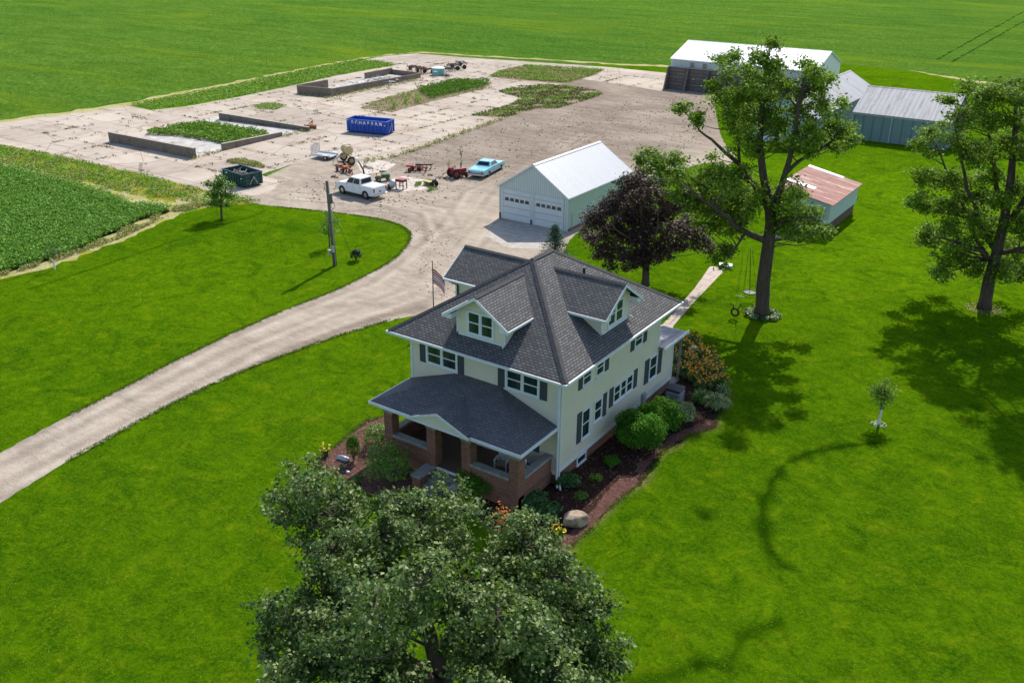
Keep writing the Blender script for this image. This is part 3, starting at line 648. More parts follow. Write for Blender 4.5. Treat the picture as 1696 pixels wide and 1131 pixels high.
w.box(-9.08, PY-.08, PE-.15, -6.4, PY, PE-.02); w.box(-2.8, PY-.08, PE-.15, .08, PY, PE-.02); w.box(.0, PY, PE-.15, .08, -.03, PE-.02); w.box(-9.08, PY, PE-.15, -9.0, -.03, PE-.02)
w.build('porch_gutter', 'trim', porch)
w = MB(); w.add([(px-1.6, PY-.17, PE), (px+1.6, PY-.17, PE), (px, PY-.17, pz-.06), (px-1.6, PY-.1, PE), (px+1.6, PY-.1, PE), (px, PY-.1, pz-.06)], [(0, 1, 2), (5, 4, 3), (0, 3, 4, 1), (1, 4, 5, 2), (2, 5, 3, 0)]); w.build('pediment_face', 'siding', porch)
w = MB(); w.box(-8.95, PY+.02, PE-.14, -.05, -.04, PE-.08); w.box(-8.35, -2.98, 2.9, -.2, -2.55, PE-.141); w.box(-8.35, -2.55, 2.9, -8.05, -.04, PE-.141); w.box(-.5, -2.55, 2.9, -.2, -.04, PE-.141); w.build('porch_ceiling', 'soffit', porch)
w = MB(); w.box(-8.3, -2.9, .5, -.24, -.03, .7); w.build('porch_floor', 'porch_floor', house)
w = MB(); w.box(-8.3, -2.94, 0, -.24, -2.7, .66); w.build('porch_base', 'brick', house)
for x in (-8.32, -5.6, -3.5, -.76):
    w = MB(); w.box(x, -2.97, 0, x+.52, -2.45, 2.9); cl = w.build('porch_column', 'brick', house)
    w = MB(); w.box(x-.05, -3.0, 2.78, x+.57, -2.40, 2.899); w.build('capital', 'concrete_cap', cl)
for x0, x1, y0, y1_ in ((-7.8, -5.6, -2.93, -2.63), (-2.98, -.76, -2.93, -2.63), (-8.29, -7.99, -2.45, -.05), (-.57, -.27, -2.45, -.05)):
    w = MB(); w.box(x0, y0, .05, x1, y1_, 1.5); kw = w.build('porch_half_wall', 'brick', house)
    e = .06; w = MB(); w.box(x0-(e if y1_-y0 > 1 else 0), y0-(0 if y1_-y0 > 1 else e), 1.5, x1+(e if y1_-y0 > 1 else 0), y1_+(0 if y1_-y0 > 1 else e), 1.63); bevel(w.build('stone_cap', 'concrete_cap', kw), .015)
w = MB()
for i in range(4): w.box(-5.1, -2.95-.33*(i+1), 0, -3.4, -2.95-.33*i, .55-.15*i)
w.build('porch_steps', 'step', house)
w = MB(); w.box(-5.08, -2.96, .63, -3.5, -2.88, .72); w.build('step_edge', 'trim', house)
for x in (-5.62, -3.4):
    w = MB(); w.box(x, -4.15, 0, x+.5, -2.98, .62); kw = w.build('stair_side_wall', 'brick', house)
    w = MB(); w.box(x-.06, -4.22, .62, x+.56, -2.975, .75); bevel(w.build('stone_cap', 'concrete_cap', kw), .015)
# door and windows under the porch
w = MB(F); w.box(-5.0, 0, .7, -3.9, .05, 2.9); dr = w.build('front_door', 'trim', house)
w = MB(F); w.box(-4.88, .05, .75, -4.02, .07, 2.8); w.build('door_leaf', 'shutter', dr)
for u0, u1 in ((-7.8, -6.0), (-3.0, -1.4)): window(house, F, u0, u1, 1.5, 2.9, 2)
shutter(house, F, -1.36, -1.0, 1.5, 2.9)
# porch furniture
def chair(x, y, rz, label, cat='chair'):
    t = thing('porch_chair', (x, y, .7), label, cat, rz, 'pale chairs on the front porch')
    w = MB(); w.box(-.28, -.26, .36, .28, .26, .41); w.build('seat', 'woodchip', t)
    w = MB()
    for i in range(5): w.box(-.26+.11*i, .24, .41, -.18+.11*i, .28, .98)
    w.build('backrest', 'white', t)
    for a in (-1, 1):
        w = MB(); w.box(a*.31-.04, -.28, .6, a*.31+.04, .26, .64); w.build('armrest', 'white', t)
        for b in (-.25, .24): w = MB(); w.box(a*.3-.03, b-.03, 0, a*.3+.03, b+.03, .6); w.build('leg', 'white', t)
chair(-2.3, -1.3, .25, 'pale porch chair in the middle of the right half of the porch')
chair(-.95, -1.5, .9, 'pale porch chair beside the right brick half wall of the porch')
t = thing('hanging_plant', (-5.3, -1.3, 2.2), 'leafy plant hanging in a dark pot under the porch ceiling', 'plant')
w = MB(); w.tube([(0, 0, 0), (0, 0, .2)], [.1, .15], 10); w.build('pot', 'black', t)
w = MB(); w.tube([(0, 0, .1), (0, 0, .93)], .008, 4); w.build('hanger', 'black', t)
leafmesh('foliage', RNG.normal(size=(220, 3))*(.15, .15, .1)+(0, 0, .24), .09, 'hosta_leaf', t)

# ------------------------------------------------------------------ gabled sheds
def shed(name, x0, y0, th, Wd, L, hw, hr, label, cat, walls, roofmat, side=None, axis='y', o=.15, th_r=.08, trim='trim', base=None):
    """front gable on local y=0 facing -Y, ridge along local +Y"""
    t = thing(name, (x0, y0, 0), label, cat, th)
    w = MB(); w.add([(0, 0, 0), (Wd, 0, 0), (Wd, 0, hw), (Wd/2, 0, hr), (0, 0, hw), (0, .12, 0), (Wd, .12, 0), (Wd, .12, hw), (Wd/2, .12, hr), (0, .12, hw)],
                    [(0, 1, 2, 3, 4), (9, 8, 7, 6, 5), (0, 5, 6, 1), (1, 6, 7, 2), (2, 7, 8, 3), (3, 8, 9, 4), (4, 9, 5, 0)])
    w.build('gable_wall', walls, t); w = MB()
    w.add([(0, L-.12, 0), (Wd, L-.12, 0), (Wd, L-.12, hw), (Wd/2, L-.12, hr), (0, L-.12, hw), (0, L, 0), (Wd, L, 0), (Wd, L, hw), (Wd/2, L, hr), (0, L, hw)],
                    [(0, 1, 2, 3, 4), (9, 8, 7, 6, 5), (0, 5, 6, 1), (1, 6, 7, 2), (2, 7, 8, 3), (3, 8, 9, 4), (4, 9, 5, 0)])
    w.build('gable_wall', walls, t)
    w = MB(); w.box(0, .12, 0, .1, L-.12, hw); w.build('side_wall', side or walls, t); w = MB(); w.box(Wd-.1, .12, 0, Wd, L-.12, hw); w.build('side_wall', side or walls, t)
    sl = (hr-hw)/(Wd/2); w = MB()
    for s in (-1, 1): w.slab([(Wd/2, -o, hr+.02), (Wd/2+s*(Wd/2+o), -o, hw-o*sl+.02), (Wd/2+s*(Wd/2+o), L+o, hw-o*sl+.02), (Wd/2, L+o, hr+.02)] , th_r)
    rf = w.build('roof', roofmat, t)
    w = MB(); w.add([(Wd/2-.2, -o, hr-.05), (Wd/2, -o, hr+.06), (Wd/2+.2, -o, hr-.05), (Wd/2-.2, L+o, hr-.05), (Wd/2, L+o, hr+.06), (Wd/2+.2, L+o, hr-.05)], [(0, 1, 4, 3), (1, 2, 5, 4), (0, 2, 1), (3, 4, 5), (0, 3, 5, 2)])
    w.build('ridge_cap', roofmat, rf)
    w = MB()
    for s in (-1, 1):
        for yy in (-o-.03, L+o): w.slab([(Wd/2, yy, hr+.03), (Wd/2+s*(Wd/2+o), yy, hw-o*sl+.03), (Wd/2+s*(Wd/2+o), yy+.03, hw-o*sl+.03), (Wd/2, yy+.03, hr+.03)], .16)
        xe = Wd/2+s*(Wd/2+o); w.box(min(xe, xe+s*.04), -o, hw-o*sl-.13, max(xe, xe+s*.04), L+o, hw-o*sl)
    w.build('edge_trim', trim, rf)
    return t
g = shed('garage', -28.0, 35.35, 0, 7.3, 11.77, 3.17, 5.54, 'pale grey-green two-door metal garage with white ribbed roof behind the house', 'garage', 'garage_wall', 'roof_white', 'garage_side')
FG = lambda u, d, z: (u, -d, z)
for u0 in (.42, 3.82):
    u1 = u0+2.95
    w = MB(FG); w.box(u0, .0, .03, u1, .012, 2.83)
    for i in range(1, 5): w.box(u0, .012, .03+.56*i-.012, u1, .018, .03+.56*i+.012)
    dr = w.build('garage_door', 'door_panel', g)
    for i in range(5):
        a = u0+.2+i*.55; w = MB(FG); w.box(a, .012, 1.80, a+.4, .024, 2.10); w.build('door_window', 'glass', dr)
w = MB(FG)
for u0, u1 in ((.28, .42), (3.37, 3.82), (6.77, 6.95)): w.box(u0, 0, .03, u1, .045, 2.94)
w.box(.42, 0, 2.83, 3.37, .04, 2.94); w.box(3.82, 0, 2.83, 6.77, .04, 2.94); w.box(-.03, 0, 0, .06, .03, 3.15); w.box(7.24, 0, 0, 7.33, .03, 3.15); w.build('door_trim', 'garage_wall', g)
w = MB(FG); w.box(-.02, .03, 0, .16, .06, .55); w.box(3.45, .045, 0, 3.62, .09, .45); w.build('corner_guard', 'shutter', g)
w = MB(); w.box(7.302, .1, 0, 7.33, 11.7, .22); w.build('base_skirt', 'oldwall', g)
w = MB(); w.tube([(7.42, .6, 0), (7.42, .6, 1.6)], .03, 6); w.tube([(7.42, 2.6, 0), (7.42, 2.6, .9)], .03, 6); w.build('hose_post', 'galv', g)

# white shed behind the bunker wall: local frame turned so that its ridge runs along +X
s1 = shed('white_shed', -48.54, 128.2, -math.pi/2, 13.2, 24.15, 4.71, 7.0, 'long white metal shed with bright white roof behind the dark bunker wall', 'shed', 'bright_sheet', 'shed_white_roof', 'garage_wall', o=.2)
w = MB(); 
for yy in (3.4, 5.6): w.box(13.2, yy, 3.3, 13.23, yy+.75, 4.25)
w.build('translucent_panel', 'woodchip', s1)
t = thing('bunker_wall', (-48.6, 113.9, 0), 'tall dark retaining wall with sloped buttresses in front of the white shed', 'wall')
w = MB(); w.box(0, 0, 0, 22.0, .35, 3.45); w.build('plank_wall', 'planks', t)
w = MB(); w.box(-.02, -.04, 3.45, 22.02, .4, 3.53); w.build('wall_cap', 'oldwall_cap', t)
for i in range(7):
    x = .1+i*3.55; w = MB(); w.extr([(-.02, 0), (-1.6, 0), (-.35, 3.4), (-.02, 3.4)], x, x+.28, 0)
    w.build('buttress', 'planks', t)
s2 = shed('silver_shed', -22.0, 82.8, 0.0, 8.0, 27.5, 3.6, 5.9, 'weathered silver gable-roofed shed joined to the teal shed', 'shed', 'blue_wall', 'silver_roof', 'blue_wall', trim='silver_roof')
w = MB(FG); w.box(1.6, 0, 0, 3.4, .03, 2.2); w.build('shed_door', 'trim', s2)
w = MB(FG); w.box(5.4, 0, 1.0, 6.3, .03, 1.9); w.build('shed_window', 'glass', s2)
s3 = shed('teal_shed', -11.7, 102.4, -math.pi/2, 11.0, 11.6, 3.45, 5.99, 'weathered teal shed with streaked silver roof and sliding doors', 'shed', 'teal_wall', 'silver_roof2', 'teal_wall', trim='silver_roof')
w = MB(); w.box(11.0, 4.7, 0, 11.08, 4.85, 3.3); w.box(11.0, -.1, 3.12, 11.1, 11.6, 3.25); w.build('door_track', 'galv', s3)
w = MB(); w.box(11.01, 4.9, .05, 11.07, 9.6, 3.1); w.build('sliding_door', 'teal_wall', s3)
# rusty-roofed shed: single pitch falling towards +X
t = thing('rusty_shed', (-1.55, 48.2, 0), 'small pale blue shed with rust-red corrugated roof on the back lawn', 'shed')
Ls, Ds, F0 = 4.7, 8.8, .95
w = MB(); w.add([(0, 0, F0), (0, Ds, F0), (0, Ds, 2.78), (0, 0, 2.78), (-Ls, 0, F0), (-Ls, Ds, F0), (-Ls, Ds, 3.72), (-Ls, 0, 3.72)], [(0, 1, 2, 3), (4, 7, 6, 5), (0, 3, 7, 4), (1, 5, 6, 2), (3, 2, 6, 7), (0, 4, 5, 1)]); w.build('board_wall', 'rust_wall', t)
w = MB(); w.box(-Ls+.1, .1, -.05, -.12, Ds-.1, F0); w.build('foundation', 'block', t)
rz_ = lambda x, e=0: 2.84-.2*x+e
w = MB(); w.slab([(.28, -.25, rz_(.28)), (.28, Ds+.25, rz_(.28)), (-2.4, Ds+.25, rz_(-2.4)), (-2.4, -.25, rz_(-2.4))], .05); w.slab([(-2.3, -.25, rz_(-2.3, .012)), (-2.3, Ds+.25, rz_(-2.3, .012)), (-Ls-.25, Ds+.25, rz_(-Ls-.25, .012)), (-Ls-.25, -.25, rz_(-Ls-.25, .012))], .04); rf = w.build('roof', 'rust_roof', t)
w = MB(); w.slab([(-2.25, 2.1, rz_(-2.25, .035)), (-2.25, 2.95, rz_(-2.25, .035)), (-Ls-.25, 2.95, rz_(-Ls-.25, .035)), (-Ls-.25, 2.1, rz_(-Ls-.25, .035))], .02); w.build('roof_patch', 'bright_sheet', rf)
w = MB(); w.slab([(-1.5, Ds-.35, rz_(-1.5, .035)), (-1.5, Ds+.27, rz_(-1.5, .035)), (-Ls-.25, Ds+.27, rz_(-Ls-.25, .035)), (-Ls-.25, Ds-.35, rz_(-Ls-.25, .035))], .02); w.build('roof_patch', 'bright_sheet', rf)

# ------------------------------------------------------------------ beds, path
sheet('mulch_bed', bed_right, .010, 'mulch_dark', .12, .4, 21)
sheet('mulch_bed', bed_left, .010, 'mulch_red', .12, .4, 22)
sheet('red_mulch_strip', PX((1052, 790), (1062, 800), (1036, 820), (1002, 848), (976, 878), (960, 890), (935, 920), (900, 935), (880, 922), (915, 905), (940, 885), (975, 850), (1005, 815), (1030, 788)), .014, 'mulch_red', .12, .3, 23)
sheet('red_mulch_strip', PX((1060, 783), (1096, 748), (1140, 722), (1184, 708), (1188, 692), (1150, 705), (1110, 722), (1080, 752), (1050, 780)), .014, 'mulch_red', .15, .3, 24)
sheet('sidewalk', PX((1204, 444), (1176, 441), (1150, 478), (1122, 510), (1095, 540), (1105, 560), (1116, 539), (1145, 505)), .012, 'path', .03, 1, 25)
t = thing('stone_slab', (*G(1201, 442)[:2], 0), 'pale flat stepping block at the far end of the sidewalk', 'stone slab', .3)
bevel((lambda w: w.box(-.55, -.35, 0, .55, .35, .22).build('slab', 'galv', t))(MB()), .03)
t = thing('stone_slab', (*G(1292, 394)[:2], 0), 'pale stone slab lying on the grass in front of the rusty-roofed shed', 'stone slab', .5)
bevel((lambda w: w.box(-.9, -.35, 0, .9, .35, .12).build('slab', 'concrete_cap', t))(MB()), .03)

# ------------------------------------------------------------------ trees
def limbpath(a, b, sag=.15, n=5, jit=.1):
    a = np.array(a, float); b = np.array(b, float); L = np.linalg.norm(b-a); out = []
    j = RNG.normal(size=3)*jit*L
    for i in range(n+1):
        t = i/n; p = a+(b-a)*t; p[2] += -math.sin(math.pi*t)*sag*L; p += j*math.sin(math.pi*t); out.append(p)
    return out
def tree(name, base, spine, limbs, lobes, label, leaf, lsize=.2, per=26, nleaf=34, barkm='bark', group=None, cat='tree', flat=.75, spread=.3, twig=True, up=.5, inner=.25, rad=1.0):
    """spine: [(px,py,dep,r)]; limbs: lists of (px,py,dep,r) starting on the spine; lobes: (px,py,dep,radius)"""
    base = np.array([base[0], base[1], 0.]); t = thing(name, base, label, cat, group=group)
    W3 = lambda q: VP(base, q[0], q[1], q[2])-base
    sp = [np.zeros(3)]+[W3(q) for q in spine]; rs = [spine[0][3]*1.35]+[q[3] for q in spine]
    sp.insert(1, sp[0]*.7+sp[1]*.3); rs.insert(1, spine[0][3]*1.05); sp[0][2] = -.1
    w = MB(); w.tube(sp, rs, 12); w.build('trunk', barkm, t, True)
    nodes = []
    def dens(pts, r): 
        for i in range(len(pts)-1):
            for k in range(4): u = k/4; nodes.append((pts[i]*(1-u)+pts[i+1]*u, r[i]*(1-u)+r[i+1]*u))
    dens(sp[2:], rs[2:])
    for lb in limbs:
        P = [W3(q) for q in lb]; r = [q[3] for q in lb]
        # smooth resample
        Q = []; rr = []
        for i in range(len(P)-1):
            for k in range(3): u = k/3; Q.append(P[i]*(1-u)+P[i+1]*u+RNG.normal(size=3)*.05*(1 if (i or k) else 0)); rr.append(r[i]*(1-u)+r[i+1]*u)
        Q.append(P[-1]); rr.append(r[-1]); w = MB(); w.tube(Q, rr, 8); w.build('limb', barkm, t, True); dens(Q, rr)
    zm_ = max(n[0][2] for n in nodes); nodes = [n for n in nodes if n[0][2] > .24*zm_] or nodes
    L = []; ls = []; NN = []; rv = []
    for q in lobes:
        c = W3(q); r = q[3]*rad
        best = min(nodes, key=lambda nd: np.linalg.norm(nd[0]-c)+max(0, nd[0][2]-c[2]+.5)*3)
        r0 = min(best[1]*.7, .035+.035*r); w = MB()
        pth = limbpath(best[0], c+np.array([0, 0, -.1*r]), .02, 5, .06); w.tube(pth, [r0*(1-.75*i/5) for i in range(6)], 6, False)
        K = max(5, int(per*r*r))
        d = RNG.normal(size=(K, 3)); d /= np.linalg.norm(d, axis=1)[:, None]; d[:, 2] *= flat; d[:, 2] += .06
        rr_ = r*(inner+(1-inner)*RNG.uniform(0, 1, K)**.5)*(1+.18*RNG.normal(size=K)); cc = c+d*rr_[:, None]
        if twig:
            for i in range(0, K, 2): w.tube([c+(cc[i]-c)*.02, (c+cc[i])/2+RNG.normal(size=3)*.06*r, cc[i]], [.02*r+.008, .014, .006], 4, False)
        w.build('limb', barkm, t, False, False)
        tone = RNG.normal()*.10; ct = tone+RNG.normal(size=K)*.12
        for i in range(K):
            n = int(nleaf*RNG.uniform(.5, 1.5)); s = spread*(.8+.5*RNG.uniform())
            L.append(cc[i]+RNG.normal(size=(n, 3))*(s, s, s*.6)); NN.append(np.tile(d[i]*.8, (n, 1))); rv.append(RNG.beta(1.8, 2.0, n)+ct[i])
    leafmesh('crown', np.concatenate(L), lsize, leaf, t, up, .7, np.concatenate(NN), np.concatenate(rv))
    return t
def D(lo=-1.5, hi=1.5): return random.uniform(lo, hi)
def scatter(Ls, ppm, dep, k=3, rs=.62, off=1.05):
    """break each foliage mass into several smaller, unevenly placed ones"""
    out = []
    for x, y, r in Ls:
        d = D(-dep, dep); out.append((x, y, d, r*rs*1.1))
        for _ in range(k): out.append((x+random.gauss(0, off*.55)*r*ppm, y+random.gauss(0, off*.6)*r*ppm, d+random.gauss(0, .8)*r, r*rs*random.uniform(.4, 1.1)))
    return out
# the big open-crowned tree
bt = G(1262, 523)
Lb = [(1278, 66, .55), (1262, 100, .9), (1284, 112, 1.0), (1240, 118, .8), (1215, 95, .55), (1198, 98, .35), (1240, 150, 1.15), (1268, 150, 1.25), (1300, 140, .9), (1334, 104, .6), (1348, 122, .8), (1362, 135, .7), (1334, 150, 1.0), (1316, 178, 1.0),
      (1212, 158, .95), (1190, 172, .65), (1205, 195, .9), (1235, 188, 1.2), (1262, 195, 1.2), (1180, 140, .4), (1290, 205, 1.0), (1338, 190, 1.0), (1365, 165, .8), (1380, 190, .6), (1132, 178, .65), (1150, 192, .45), (1372, 128, .35),
      (1320, 230, .9), (1345, 222, 1.0), (1372, 215, 1.0), (1398, 212, .8), (1408, 232, .6), (1385, 240, .7), (1242, 225, .9), (1225, 218, .8), (1255, 250, .6), (1340, 250, .6), (1300, 245, .5),
      (1088, 265, 1.), (1064, 262, .75), (1112, 262, .8), (1105, 290, .9), (1128, 285, .8), (1075, 278, .6), (1141, 306, 1.1), (1150, 330, 1.2), (1172, 296, 1.2), (1165, 350, .9), (1200, 300, 1.2), (1198, 330, 1.3), (1225, 312, 1.2), (1240, 340, 1.2), (1215, 360, 1.0), (1262, 320, .9), (1185, 368, .7), (1190, 278, .6), (1222, 285, .8),
      (1290, 330, 1.1), (1315, 320, .9), (1310, 345, 1.1), (1330, 352, .7), (1352, 368, .6), (1335, 382, .7), (1312, 375, .9), (1368, 386, .4), (1290, 365, .8), (1192, 425, .45), (1205, 415, .35)]
tree('shade_tree', bt, [(1264, 470, 0, .46), (1272, 410, 0, .42), (1277, 370, 0, .38), (1274, 335, 0, .33), (1264, 290, 0, .26), (1258, 240, .3, .21), (1262, 180, .3, .17), (1268, 120, .2, .09), (1276, 72, 0, .03)],
     [[(1275, 352, 0, .26), (1250, 310, .5, .22), (1225, 275, 1, .17), (1190, 240, 1.4, .11), (1158, 218, 1.6, .07), (1135, 185, 1.6, .03)],
      [(1276, 350, 0, .26), (1292, 310, -.5, .22), (1308, 265, -.8, .18), (1318, 220, -1, .14), (1325, 170, -1, .09), (1336, 115, -1, .03)],
      [(1272, 400, 0, .26), (1235, 385, -1, .20), (1205, 360, -2, .15), (1170, 335, -2.6, .10), (1142, 312, -2.8, .05)],
      [(1268, 398, 0, .18), (1215, 372, 1, .14), (1160, 330, 2, .1), (1120, 298, 2.6, .08), (1088, 268, 3, .04)],
      [(1300, 288, -.66, .16), (1330, 262, -.4, .11), (1368, 240, 0, .08), (1402, 225, 0, .03)],
      [(1276, 385, 0, .2), (1300, 365, -1.5, .14), (1335, 360, -2, .08), (1362, 365, -2, .03)],
      [(1225, 275, 1, .12), (1222, 225, .5, .09), (1205, 170, .3, .05), (1200, 100, 0, .015)],
      [(1235, 385, -1, .11), (1218, 408, -1.6, .07), (1205, 430, -2, .03)]],
     scatter(Lb, 23, 1.7), 'tall open-crowned shade tree with forked limbs and a disc swing', 'oak_leaf', .19, 21, 23, spread=.22, up=.4, rad=1.25)
rt = G(1630, 510)
Lr = [(1607, 152, .9), (1653, 143, .8), (1640, 165, 1.1), (1694, 140, .9), (1583, 187, .9), (1568, 165, .4), (1610, 190, 1.0), (1630, 205, 1.0), (1677, 160, 1.2), (1690, 200, 1.2), (1660, 195, 1.0), (1572, 232, 1.0), (1543, 226, .8), (1528, 240, .5), (1600, 250, 1.0),
      (1628, 250, .9), (1665, 246, 1.1), (1700, 250, 1.2), (1525, 302, .8), (1548, 290, .9), (1572, 296, .9), (1601, 300, .9), (1640, 295, .9), (1531, 342, .8), (1515, 335, .4), (1556, 345, 1.0), (1585, 340, 1.0), (1615, 350, 1.0), (1659, 330, 1.1), (1690, 310, 1.1),
      (1543, 400, .9), (1527, 398, .5), (1566, 385, 1.0), (1583, 400, 1.1), (1612, 395, 1.1), (1640, 385, 1.1), (1572, 440, .9), (1556, 455, .7), (1592, 430, 1.0), (1612, 445, .9), (1683, 420, 1.2), (1668, 455, .9), (1690, 370, 1.2), (1700, 450, 1.),
      (1730, 160, 1.3), (1750, 220, 1.4), (1740, 280, 1.4), (1760, 340, 1.4), (1735, 390, 1.4), (1780, 280, 1.3), (1790, 210, 1.2), (1775, 400, 1.2), (1740, 440, 1.2), (1620, 320, .9)]
tree('shade_tree', rt, [(1638, 465, 0, .42), (1652, 415, 0, .36), (1664, 360, 0, .30), (1674, 300, .2, .26), (1680, 230, .3, .18), (1684, 150, .2, .07)],
     [[(1652, 420, 0, .24), (1628, 380, -.5, .18), (1610, 330, -1, .14), (1592, 270, -1, .1), (1580, 200, -1, .04)],
      [(1645, 440, 0, .2), (1618, 400, .8, .16), (1600, 350, 1.5, .12), (1575, 300, 1.8, .08), (1550, 240, 1.8, .04)],
      [(1664, 360, 0, .2), (1652, 310, 1, .16), (1640, 240, 1.4, .1), (1625, 160, 1.4, .04)],
      [(1648, 430, 0, .18), (1610, 410, -2, .11), (1570, 395, -2.6, .07), (1545, 395, -2.8, .03)],
      [(1660, 380, 0, .26), (1700, 330, 1, .2), (1740, 270, 1, .12), (1760, 200, 1, .05)],
      [(1650, 420, 0, .2), (1700, 410, -1.5, .13), (1745, 390, -1.5, .06)],
      [(1600, 350, 1.5, .08), (1560, 340, 1.6, .05), (1530, 335, 1.6, .02)]],
     scatter(Lr, 22, 2.3)+[(x, y, D(-6, -2), 1.5) for x, y in ((1775, 95), (1790, 75), (1830, 100), (1850, 150), (1830, 220), (1780, 140), (1870, 230), (1800, 330), (1765, 118), (1762, 150), (1758, 185), (1790, 170), (1820, 180), (1775, 240))], 'tall dense shade tree at the right edge with a leaning trunk and mulch ring', 'oak_leaf', .19, 21, 23, spread=.23, rad=1.25)
mt = G(1069, 472)
Lm = [(1005, 345, .8), (1118, 338, .8), (985, 362, .7), (1142, 372, .75), (1038, 302, .65), (1088, 302, .65), (1160, 385, .55), (975, 385, .5), (1062, 285, .5), (1055, 303, .75), (1075, 305, .6), (1032, 325, .8), (1058, 325, .9), (1088, 325, .8), (1008, 345, .7), (1030, 355, 1.0), (1060, 355, 1.1), (1092, 352, 1.), (1112, 350, .7), (985, 372, .6), (1005, 378, .9), (1030, 388, 1.), (1062, 388, 1.1), (1096, 384, 1.), (1124, 378, .7), (1138, 388, .6),
      (1155, 396, .5), (1170, 404, .42), (980, 395, .5), (1000, 405, .7), (1020, 418, .8), (1048, 422, .9), (1078, 420, .9), (1105, 412, .8), (1128, 405, .6), (1178, 412, .3), (1012, 438, .45), (1040, 445, .4), (1062, 436, .5), (990, 425, .4), (1150, 412, .3)]
tree('purple_maple', mt, [(1070, 440, 0, .27), (1068, 405, 0, .22), (1062, 350, 0, .14), (1060, 295, 0, .04)],
     [[(1069, 425, 0, .13), (1040, 395, -.8, .09), (1010, 370, -1, .04)], [(1069, 420, 0, .13), (1105, 395, .5, .09), (1150, 398, .5, .03)], [(1068, 415, 0, .12), (1050, 385, 1.2, .08), (1040, 340, 1.4, .03)], [(1068, 410, 0, .12), (1090, 385, -1.2, .08), (1092, 340, -1.3, .03)]],
     [(x, y, D(-1.7, 1.7)*(.55 if r < .6 else 1), r*1.16) for x, y, r in Lm], 'dark purple-leaved maple between the house and the garage', 'purple_leaf', .17, 30, 42, spread=.22)
# big maple in front of the house
ft = G(735, 1210)
rows = [(782, 2.2, [477, 500]), (800, 2.6, [470, 495, 520, 690, 735]), (822, 2.6, [478, 545, 590, 620, 650, 700, 745, 780]), (850, 2.2, [470, 520, 545, 585, 625, 665, 705, 750, 800, 868]), (878, 1.6, [500, 535, 575, 615, 655, 695, 735, 850, 875]),
        (905, 1.1, [520, 560, 605, 645, 690, 730, 765, 835, 870, 945]), (935, .5, [550, 590, 630, 670, 710, 750, 815, 850, 890, 925, 965]), (962, 0, [575, 615, 660, 700, 745, 790, 835, 880, 925, 975]), (990, -.8, [490, 510, 590, 635, 680, 730, 775, 825, 870, 920, 970]),
        (1020, -1.2, [480, 515, 570, 610, 655, 740, 790, 840, 890, 940, 985]), (1052, -1.8, [470, 500, 540, 585, 640, 770, 820, 870, 920, 970, 1000]), (1085, -2.2, [462, 500, 545, 590, 630, 690, 780, 830, 880, 930, 985, 1010]), (1118, -2.6, [470, 515, 560, 610, 650, 780, 830, 880, 930, 980, 1015]), (1155, -3, [480, 540, 600, 650, 800, 860, 920, 980, 1010]), (1190, -3, [520, 600, 820, 900, 980])]
Lf = []
for y, dep, xs in rows:
    for x in xs:
        if random.random() < .10: continue
        Lf.append((x+D(-13, 13), y+D(-12, 12), dep+D(-1.3, 1.3), random.choice((.42, .55, .7, .85, 1.0))*(.75 if (x < 480 or x > 1000 or y < 800) else 1)))
for i in range(26): Lf.append((random.uniform(560, 900), random.uniform(960, 1120), -5+D(), .85) if i % 3 == 0 else (random.uniform(500, 660) if i % 3 == 1 else random.uniform(790, 980), random.uniform(1000, 1120), 1.5+D(), .9))
def ftop(x): return np.interp(x, [440, 480, 560, 620, 700, 780, 830, 880, 950, 1000, 1030], [806, 795, 812, 818, 822, 822, 838, 862, 922, 972, 1060])
Lf = [q for q in Lf if q[1] > ftop(q[0]) and not (655 < q[0] < 765 and q[1] > 1015) and not (790 < q[0] < 848 and q[1] < 908) and not (880 < q[0] < 940 and q[1] < 925) and not (525 < q[0] < 575 and 975 < q[1] < 1020)]
tree('front_maple', ft, [(735, 1135, 0, .34), (718, 1075, .3, .27), (700, 1010, .6, .2), (690, 940, .8, .12), (690, 860, 1.2, .05)],
     [[(728, 1100, .2, .2), (742, 1060, .5, .17), (780, 990, .3, .13), (830, 920, .6, .08), (862, 865, 1.6, .04)],
      [(735, 1140, 0, .2), (700, 1110, -.5, .15), (640, 1060, -1, .12), (570, 1010, -.5, .08), (500, 980, .3, .04)],
      [(718, 1075, .3, .16), (660, 990, 1, .12), (600, 900, 1.8, .08), (500, 810, 2.6, .04)],
      [(735, 1135, 0, .2), (770, 1090, -1, .17), (830, 1060, -1.6, .12), (900, 1010, -1, .08), (960, 950, -.3, .04)],
      [(735, 1150, 0, .16), (800, 1130, -2, .12), (900, 1110, -2.5, .08), (990, 1090, -2.4, .04)],
      [(725, 1130, 0, .14), (640, 1120, -2, .1), (540, 1090, -2.4, .07), (480, 1050, -1.8, .03)]],
     Lf, 'large glossy green maple filling the foreground in front of the porch', 'maple_leaf', .13, 22, 52, spread=.145, twig=True, up=.3, inner=.4, rad=1.08)
fm = bpy.data.objects['front_maple']; fb = np.array(fm.location)
def deadbranch(px, py, dep, dirs):
    c = VP(fb, px, py, dep)-fb; w = MB()
    for dx, dy, L in dirs:
        e = VP(fb, px+dx, py+dy, dep-.8*L)-fb; P = limbpath(c, e, -.1, 5, .08); w.tube(P, [.035, .03, .024, .017, .011, .005], 5, False)
        for k in range(9):
            a = P[1+k % 4]; q = a+(e-c)*random.uniform(.2, .45)+RNG.normal(size=3)*.16; m_ = (a+q)/2+RNG.normal(size=3)*.05
            w.tube([a, m_, q], [.014, .010, .004], 4, False)
            for j in range(2): w.tube([m_, m_+(q-a)*.4+RNG.normal(size=3)*.10], [.008, .003], 3, False)
    w.build('dead_branch', 'bark_dead', fm)
